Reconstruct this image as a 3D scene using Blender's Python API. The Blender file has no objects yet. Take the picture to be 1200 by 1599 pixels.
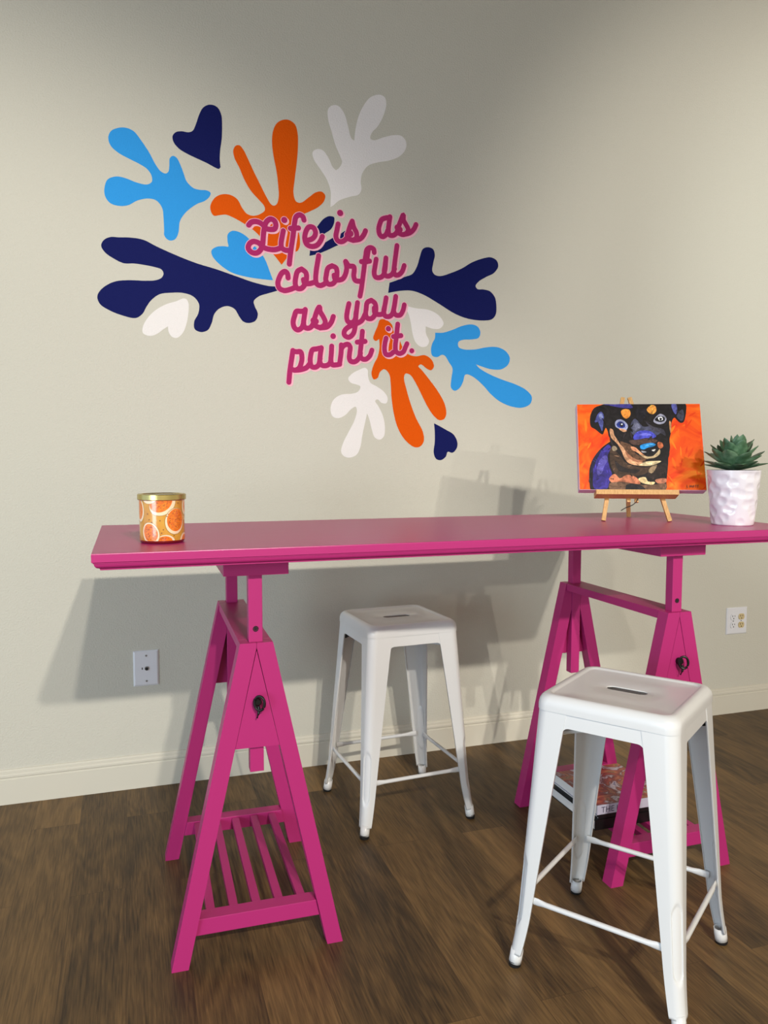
import bpy, bmesh, math, random
from mathutils import Vector, Matrix

SC = bpy.context.scene
COL = SC.collection
R = math.radians

# ------------------------------------------------------------------ camera
F_PX, YAW, PITCH, ROLL, DIST, CAM_H = 1211.74, 0.3183, 0.0728, 0.0015, 2.9222, 1.22
cam_data = bpy.data.cameras.new('camera')
cam = bpy.data.objects.new('camera', cam_data)
COL.objects.link(cam)
cam_data.sensor_fit = 'HORIZONTAL'
cam_data.sensor_width = 36.0
cam_data.lens = F_PX / 1200.0 * 36.0
cam_data.clip_start = 0.02
fw = Vector((math.sin(YAW) * math.cos(PITCH), math.cos(YAW) * math.cos(PITCH), -math.sin(PITCH)))
r0 = Vector((math.cos(YAW), -math.sin(YAW), 0.0))
u0 = r0.cross(fw)
rt = math.cos(ROLL) * r0 + math.sin(ROLL) * u0
up = -math.sin(ROLL) * r0 + math.cos(ROLL) * u0
cam.matrix_world = Matrix(((rt.x, up.x, -fw.x, 0.0), (rt.y, up.y, -fw.y, -DIST), (rt.z, up.z, -fw.z, CAM_H), (0, 0, 0, 1)))
SC.camera = cam

# ------------------------------------------------------------------ world, lights, exposure
SC.view_settings.view_transform = 'Standard'
SC.view_settings.look = 'None'
SC.view_settings.exposure = 0.0
SC.view_settings.gamma = 1.0
SC.view_settings.use_curve_mapping = False

AMBIENT = 0.98           # light bounced round the rest of the room
world = bpy.data.worlds.new('room_light')
SC.world = world
world.use_nodes = True
wn = world.node_tree
wn.nodes.clear()
wo = wn.nodes.new('ShaderNodeOutputWorld')
wb = wn.nodes.new('ShaderNodeBackground')
wt = wn.nodes.new('ShaderNodeTexCoord')
wx = wn.nodes.new('ShaderNodeSeparateXYZ')
wr = wn.nodes.new('ShaderNodeValToRGB')
wm = wn.nodes.new('ShaderNodeMapRange')
wm.inputs['From Min'].default_value = -1.0
wm.inputs['From Max'].default_value = 1.0
wn.links.new(wt.outputs['Generated'], wx.inputs[0])
wn.links.new(wx.outputs['X'], wm.inputs['Value'])
wn.links.new(wm.outputs['Result'], wr.inputs['Fac'])
wn.links.new(wr.outputs['Color'], wb.inputs['Color'])
wn.links.new(wb.outputs[0], wo.inputs['Surface'])
wb.inputs['Strength'].default_value = AMBIENT
el = wr.color_ramp.elements
el[0].position = 0.0; el[0].color = (0.84, 1.05, 1.40, 1)     # daylight side, on the left
el[1].position = 1.0; el[1].color = (0.86, 0.78, 0.66, 1)
e = el.new(0.42); e.color = (0.96, 0.88, 0.74, 1)


def spot(name, pos, target, power, size, blend, radius, color):
    d = bpy.data.lights.new(name, 'SPOT')
    d.energy = power
    d.spot_size = R(size)
    d.spot_blend = blend
    d.shadow_soft_size = radius
    d.color = color
    o = bpy.data.objects.new(name, d)
    COL.objects.link(o)
    o.location = pos
    o.rotation_euler = (Vector(target) - Vector(pos)).to_track_quat('-Z', 'Y').to_euler()
    return o


WARM = (1.0, 0.94, 0.84)
spot('ceiling_spot', (0.79, -5.55, 3.33), (-1.3, 0.0, -0.9), 490, 68, 0.5, 0.055, WARM)
spot('ceiling_spot', (0.36, -5.55, 3.33), (-1.3, 0.0, -1.0), 420, 68, 0.5, 0.055, WARM)
spot('ceiling_spot', (2.78, -6.30, 3.34), (3.7, 0.0, 1.1), 560, 49, 0.5, 0.05, WARM)
spot('ceiling_spot', (3.03, -10.4, 3.32), (3.9, 0.0, 1.3), 640, 32, 0.5, 0.05, WARM)
spot('ceiling_spot', (3.4, -6.3, 3.34), (3.5, 0.0, 1.95), 560, 27, 0.9, 0.06, (0.96, 1.0, 0.96))  # added narrow accent, only there to brighten the wall at upper right

# daylight from a glazed door on the left, behind the camera
dd = bpy.data.lights.new('door_daylight', 'AREA')
dd.shape = 'RECTANGLE'
dd.size, dd.size_y = 1.6, 2.0
dd.energy = 44
dd.color = (0.66, 0.87, 1.0)
dd.spread = R(115)
do = bpy.data.objects.new('door_daylight', dd)
COL.objects.link(do)
do.location = (-3.3, -4.6, 1.1)
do.rotation_euler = (Vector((0.7, -0.5, 0.15)) - do.location).to_track_quat('-Z', 'Z').to_euler()

# ------------------------------------------------------------------ helpers
def lin(c):
    c = c / 255.0
    return c / 12.92 if c <= 0.04045 else ((c + 0.055) / 1.055) ** 2.4


def srgb(r, g, b, k=1.0):
    return (min(1, lin(r) * k), min(1, lin(g) * k), min(1, lin(b) * k), 1.0)


def material(name, color, rough=0.5, metal=0.0, coat=0.0, spec=0.5):
    m = bpy.data.materials.new(name)
    m.use_nodes = True
    b = m.node_tree.nodes['Principled BSDF']
    b.inputs['Base Color'].default_value = color
    b.inputs['Roughness'].default_value = rough
    b.inputs['Metallic'].default_value = metal
    b.inputs['Coat Weight'].default_value = coat
    b.inputs['Specular IOR Level'].default_value = spec
    return m


def add_node(m, t, **kw):
    n = m.node_tree.nodes.new(t)
    for k, v in kw.items():
        setattr(n, k, v)
    return n


def add_bump(m, scale, strength, dist, detail=2.0, coords='Object', stretch=None):
    nt = m.node_tree
    b = nt.nodes['Principled BSDF']
    tc = add_node(m, 'ShaderNodeTexCoord')
    nz = add_node(m, 'ShaderNodeTexNoise')
    nz.inputs['Scale'].default_value = scale
    nz.inputs['Detail'].default_value = detail
    bp = add_node(m, 'ShaderNodeBump')
    bp.inputs['Strength'].default_value = strength
    bp.inputs['Distance'].default_value = dist
    if stretch:
        mp = add_node(m, 'ShaderNodeMapping')
        mp.inputs['Scale'].default_value = stretch
        nt.links.new(tc.outputs[coords], mp.inputs['Vector'])
        nt.links.new(mp.outputs[0], nz.inputs['Vector'])
    else:
        nt.links.new(tc.outputs[coords], nz.inputs['Vector'])
    nt.links.new(nz.outputs['Fac'], bp.inputs['Height'])
    nt.links.new(bp.outputs['Normal'], b.inputs['Normal'])
    return m


def vary(m, colors, scale, detail=4.0, stretch=None, distortion=0.0):
    """Noise driven colour ramp into the base colour."""
    nt = m.node_tree
    b = nt.nodes['Principled BSDF']
    tc = add_node(m, 'ShaderNodeTexCoord')
    mp = add_node(m, 'ShaderNodeMapping')
    if stretch:
        mp.inputs['Scale'].default_value = stretch
    nz = add_node(m, 'ShaderNodeTexNoise')
    nz.inputs['Scale'].default_value = scale
    nz.inputs['Detail'].default_value = detail
    nz.inputs['Distortion'].default_value = distortion
    rp = add_node(m, 'ShaderNodeValToRGB')
    els = rp.color_ramp.elements
    n = len(colors)
    for i, c in enumerate(colors):
        pos = 0.3 + 0.4 * i / (n - 1)
        if i == 0:
            els[0].position = pos; els[0].color = c
        elif i == n - 1:
            els[-1].position = pos; els[-1].color = c
        else:
            q = els.new(pos); q.color = c
    nt.links.new(tc.outputs['Object'], mp.inputs['Vector'])
    nt.links.new(mp.outputs[0], nz.inputs['Vector'])
    nt.links.new(nz.outputs['Fac'], rp.inputs['Fac'])
    nt.links.new(rp.outputs['Color'], b.inputs['Base Color'])
    return m


def finish(name, bm, mats, parent=None, loc=None, smooth=False, angle=35, to_room=False):
    me = bpy.data.meshes.new(name)
    if to_room:                      # flat paint: every face looks into the room
        for f in bm.faces:
            f.normal_update()
            if f.normal.y > 0.01:
                f.normal_flip()
    else:
        bmesh.ops.recalc_face_normals(bm, faces=bm.faces)
    bm.to_mesh(me)
    bm.free()
    o = bpy.data.objects.new(name, me)
    COL.objects.link(o)
    for m in (mats if isinstance(mats, (list, tuple)) else [mats]):
        me.materials.append(m)
    if smooth:
        me.polygons.foreach_set('use_smooth', [True] * len(me.polygons))
        me.set_sharp_from_angle(angle=R(angle))
    if parent:
        o.parent = parent
    if loc:
        o.location = loc
    return o


def thing(name, label, cat, loc=(0, 0, 0), rz=0.0, group=None):
    o = bpy.data.objects.new(name, None)
    o.empty_display_size = 0.1
    COL.objects.link(o)
    o.location = loc
    o.rotation_euler = (0, 0, rz)
    tag(o, label, cat, group)
    return o


def tag(o, label, cat, group=None):
    o['label'] = label
    o['category'] = cat
    if group:
        o['group'] = group
    return o


def structure(o):
    o['kind'] = 'structure'
    return o


def box(bm, lo, hi, bevel=0.0, mat=0):
    lo, hi = Vector(lo), Vector(hi)
    r = bmesh.ops.create_cube(bm, size=1.0)
    vs = r['verts']
    for v in vs:
        v.co = Vector((lo.x + (v.co.x + 0.5) * (hi.x - lo.x), lo.y + (v.co.y + 0.5) * (hi.y - lo.y), lo.z + (v.co.z + 0.5) * (hi.z - lo.z)))
    fs = set(f for v in vs for f in v.link_faces)
    for f in fs:
        f.material_index = mat
    if bevel > 0:
        es = list(set(e for v in vs for e in v.link_edges))
        bmesh.ops.bevel(bm, geom=es, offset=bevel, segments=2, profile=0.5, affect='EDGES')
    return vs


def prism(bm, poly, a, b, axis='Y', bevel=0.0, mat=0):
    """Extrude a 2D polygon. axis Y: poly is (x, z); axis Z: (x, y); axis X: (y, z)."""
    def P(p, t):
        if axis == 'Y':
            return (p[0], t, p[1])
        if axis == 'Z':
            return (p[0], p[1], t)
        return (t, p[0], p[1])
    v0 = [bm.verts.new(P(p, a)) for p in poly]
    v1 = [bm.verts.new(P(p, b)) for p in poly]
    fs = [bm.faces.new(v0), bm.faces.new(list(reversed(v1)))]
    n = len(poly)
    for i in range(n):
        fs.append(bm.faces.new((v0[i], v0[(i + 1) % n], v1[(i + 1) % n], v1[i])))
    for f in fs:
        f.material_index = mat
    if bevel > 0:
        es = list(set(e for f in fs for e in f.edges))
        bmesh.ops.bevel(bm, geom=es, offset=bevel, segments=2, profile=0.5, affect='EDGES')


def frame_of(d):
    d = d.normalized()
    a = Vector((0, 0, 1)) if abs(d.z) < 0.9 else Vector((1, 0, 0))
    x = d.cross(a).normalized()
    return x, d.cross(x).normalized()


def sweep(bm, pts, radii, n=12, flat=None, cap=True, mat=0):
    """Round tube along pts; flat[i] = (width factor, height factor)."""
    pts = [Vector(p) for p in pts]
    rings = []
    for i, p in enumerate(pts):
        d = (pts[min(i + 1, len(pts) - 1)] - pts[max(i - 1, 0)])
        x, y = frame_of(d)
        fx, fy = flat[i] if flat else (1, 1)
        r = radii[i] if isinstance(radii, (list, tuple)) else radii
        rings.append([bm.verts.new(p + x * (math.cos(2 * math.pi * k / n) * r * fx) + y * (math.sin(2 * math.pi * k / n) * r * fy)) for k in range(n)])
    fs = []
    for a, b in zip(rings, rings[1:]):
        for k in range(n):
            fs.append(bm.faces.new((a[k], a[(k + 1) % n], b[(k + 1) % n], b[k])))
    if cap:
        fs.append(bm.faces.new(list(reversed(rings[0]))))
        fs.append(bm.faces.new(rings[-1]))
    for f in fs:
        f.material_index = mat


def lathe(bm, prof, n=64, c=(0, 0), mat=0):
    rings = []
    for r, z in prof:
        if r < 1e-6:
            rings.append([bm.verts.new((c[0], c[1], z))])
        else:
            rings.append([bm.verts.new((c[0] + r * math.cos(2 * math.pi * k / n), c[1] + r * math.sin(2 * math.pi * k / n), z)) for k in range(n)])
    for a, b in zip(rings, rings[1:]):
        for k in range(n):
            k2 = (k + 1) % n
            if len(a) == 1 and len(b) == 1:
                continue
            if len(a) == 1:
                f = bm.faces.new((a[0], b[k], b[k2]))
            elif len(b) == 1:
                f = bm.faces.new((a[k], b[0], a[k2]))
            else:
                f = bm.faces.new((a[k], b[k], b[k2], a[k2]))
            f.material_index = mat


def catmull(pts, closed=False, corners=(), sub=5):
    n = len(pts)
    out = []
    rng = n if closed else n - 1
    cs = set(corners)
    for i in range(rng):
        p1 = Vector(pts[i]); p2 = Vector(pts[(i + 1) % n])
        p0 = Vector(pts[(i - 1) % n]) if (closed or i > 0) else p1 + (p1 - p2)
        p3 = Vector(pts[(i + 2) % n]) if (closed or i + 2 < n) else p2 + (p2 - p1)
        if i in cs:
            p0 = p1 + (p1 - p2) * 0.5
        if (i + 1) % n in cs:
            p3 = p2 + (p2 - p1) * 0.5
        # centripetal parameters keep the outline free of loops
        t01 = max((p1 - p0).length, 1e-6) ** 0.5
        t12 = max((p2 - p1).length, 1e-6) ** 0.5
        t23 = max((p3 - p2).length, 1e-6) ** 0.5
        m1 = (p2 - p1 + t12 * ((p1 - p0) / t01 - (p2 - p0) / (t01 + t12)))
        m2 = (p2 - p1 + t12 * ((p3 - p2) / t23 - (p3 - p1) / (t12 + t23)))
        for k in range(sub):
            t = k / sub
            h00 = 2 * t ** 3 - 3 * t ** 2 + 1; h10 = t ** 3 - 2 * t ** 2 + t
            h01 = -2 * t ** 3 + 3 * t ** 2; h11 = t ** 3 - t ** 2
            out.append(p1 * h00 + m1 * h10 + p2 * h01 + m2 * h11)
    if not closed:
        out.append(Vector(pts[-1]))
    return out


# ------------------------------------------------------------------ materials
WALL = material('painted_wall', srgb(201, 198, 185), 0.75, spec=0.25)
add_bump(WALL, 170.0, 0.8, 0.0022, 2.0)
CEIL = material('ceiling_paint', srgb(136, 114, 84), 0.9, spec=0.2)
TRIM = material('painted_trim', srgb(208, 203, 188), 0.5, spec=0.35)
MAGENTA = material('magenta_paint', srgb(172, 42, 108), 0.42, spec=0.3)
add_bump(MAGENTA, 60.0, 0.05, 0.002, 3.0, stretch=(1, 1, 1))
TABLE_PAINT = material('magenta_tabletop_paint', srgb(178, 40, 112), 0.34, spec=0.5)
add_bump(TABLE_PAINT, 14.0, 0.08, 0.004, 4.0, stretch=(0.35, 2.5, 1))
WHITE_METAL = material('white_enamel', srgb(218, 218, 217), 0.32, coat=0.25)
BLACK_RUBBER = material('black_rubber', srgb(22, 21, 21), 0.6)
BLACK_IRON = material('black_iron', srgb(34, 30, 30), 0.42, metal=0.6)
DARK_HOLE = material('dark_recess', srgb(20, 14, 16), 0.8)
PLASTIC = material('white_plastic', srgb(222, 222, 226), 0.35)
ALMOND = material('almond_plastic', srgb(205, 186, 140), 0.4)
SLOT = material('outlet_slot', srgb(30, 26, 24), 0.7)
STEEL = material('screw_steel', srgb(150, 150, 150), 0.4, metal=0.8)
PAINT = {
    'light_blue': material('light_blue_wall_paint', srgb(50, 152, 226), 0.75, spec=0.12),
    'navy': material('navy_wall_paint', srgb(12, 20, 84), 0.7, spec=0.12),
    'orange': material('orange_wall_paint', srgb(222, 86, 0), 0.75, spec=0.12),
    'white': material('white_wall_paint', srgb(232, 228, 226), 0.75, spec=0.12),
    'pink': material('pink_wall_paint', srgb(246, 184, 200), 0.75, spec=0.12),
    'magenta': material('magenta_wall_paint', srgb(172, 42, 102), 0.75, spec=0.12),
}
for pm in PAINT.values():
    add_bump(pm, 170.0, 0.7, 0.0022, 2.0)


def floor_material():
    m = material('wood_look_plank', srgb(84, 64, 42), 0.5, spec=0.35)
    nt = m.node_tree
    L = nt.links.new
    b = nt.nodes['Principled BSDF']
    tc = add_node(m, 'ShaderNodeTexCoord')
    mp = add_node(m, 'ShaderNodeMapping')
    mp.inputs['Rotation'].default_value = (0, 0, R(90))
    mp.inputs['Location'].default_value = (0.53, 0.03, 0)
    L(tc.outputs['Object'], mp.inputs['Vector'])
    br = add_node(m, 'ShaderNodeTexBrick')
    br.offset = 0.37
    br.offset_frequency = 2
    br.inputs['Color1'].default_value = (0, 0, 0, 1)
    br.inputs['Color2'].default_value = (1, 1, 1, 1)
    br.inputs['Mortar'].default_value = (0.5, 0.5, 0.5, 1)
    br.inputs['Scale'].default_value = 1.0
    br.inputs['Mortar Size'].default_value = 0.0006
    br.inputs['Mortar Smooth'].default_value = 0.3
    br.inputs['Brick Width'].default_value = 1.22
    br.inputs['Row Height'].default_value = 0.1475
    L(mp.outputs[0], br.inputs['Vector'])
    # every plank gets its own slice of the grain
    sep = add_node(m, 'ShaderNodeSeparateColor')
    L(br.outputs['Color'], sep.inputs[0])
    cmb = add_node(m, 'ShaderNodeCombineXYZ')
    mul = add_node(m, 'ShaderNodeMath', operation='MULTIPLY')
    mul.inputs[1].default_value = 37.0
    L(sep.outputs[0], mul.inputs[0])
    L(mul.outputs[0], cmb.inputs['Z'])
    addv = add_node(m, 'ShaderNodeVectorMath', operation='ADD')
    L(tc.outputs['Object'], addv.inputs[0])
    L(cmb.outputs[0], addv.inputs[1])

    def grain(scale, stretch, detail, dist):
        g = add_node(m, 'ShaderNodeMapping')
        g.inputs['Scale'].default_value = stretch
        L(addv.outputs[0], g.inputs['Vector'])
        n = add_node(m, 'ShaderNodeTexNoise')
        n.inputs['Scale'].default_value = scale
        n.inputs['Detail'].default_value = detail
        n.inputs['Distortion'].default_value = dist
        L(g.outputs[0], n.inputs['Vector'])
        return n.outputs['Fac']
    fine = grain(230.0, (1, 0.05, 1), 5.0, 0.5)
    broad = grain(9.0, (1, 0.18, 1), 3.0, 1.2)
    # cathedral figure: rings of a stretched noise
    ring = grain(5.5, (1, 0.22, 1), 1.0, 0.6)
    rm = add_node(m, 'ShaderNodeMath', operation='MULTIPLY'); rm.inputs[1].default_value = 60.0
    L(ring, rm.inputs[0])
    sn = add_node(m, 'ShaderNodeMath', operation='SINE')
    L(rm.outputs[0], sn.inputs[0])

    def mix(a, bb, wa, wb_):
        x = add_node(m, 'ShaderNodeMath', operation='MULTIPLY'); x.inputs[1].default_value = wa
        L(a, x.inputs[0])
        y = add_node(m, 'ShaderNodeMath', operation='MULTIPLY_ADD'); y.inputs[1].default_value = wb_
        L(bb, y.inputs[0]); L(x.outputs[0], y.inputs[2])
        return y.outputs[0]
    t = mix(fine, broad, 0.50, 0.36)
    t = mix(t, sn.outputs[0], 1.0, 0.035)
    t = mix(t, sep.outputs[0], 1.0, 0.19)
    rp = add_node(m, 'ShaderNodeValToRGB')
    e0, e1 = rp.color_ramp.elements
    e0.position = 0.33; e0.color = srgb(58, 44, 27)
    e1.position = 0.76; e1.color = srgb(132, 102, 62)
    q = rp.color_ramp.elements.new(0.5); q.color = srgb(94, 72, 43)
    L(t, rp.inputs['Fac'])
    dk = add_node(m, 'ShaderNodeMix', data_type='RGBA')
    dk.inputs['B'].default_value = srgb(62, 46, 28)
    L(br.outputs['Fac'], dk.inputs['Factor'])
    L(rp.outputs['Color'], dk.inputs['A'])
    L(dk.outputs['Result'], b.inputs['Base Color'])
    bp = add_node(m, 'ShaderNodeBump')
    bp.inputs['Strength'].default_value = 0.25
    bp.inputs['Distance'].default_value = 0.001
    L(t, bp.inputs['Height'])
    L(bp.outputs['Normal'], b.inputs['Normal'])
    return m


FLOOR = floor_material()

# ------------------------------------------------------------------ the room
bm = bmesh.new()
box(bm, (-3.5, 0.0, -0.05), (7.5, 0.12, 3.5))
structure(finish('wall_back', bm, WALL))
bm = bmesh.new()
box(bm, (-3.5, -7.5, -0.05), (7.5, 0.0, 0.0))
structure(finish('floor', bm, FLOOR))
bm = bmesh.new()
box(bm, (-3.5, -7.5, 3.5), (7.5, 0.0, 3.6))
structure(finish('ceiling', bm, CEIL))
bm = bmesh.new()
prof = [(0, 0), (-0.012, 0), (-0.012, 0.088), (-0.0095, 0.0905), (-0.0095, 0.094), (-0.0125, 0.097), (-0.0125, 0.104), (-0.010, 0.108), (-0.008, 0.109), (-0.008, 0.1165), (-0.0045, 0.1215), (0, 0.1228)]
prism(bm, prof, -3.5, 7.5, 'X')
structure(finish('baseboard_back', bm, TRIM))

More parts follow.
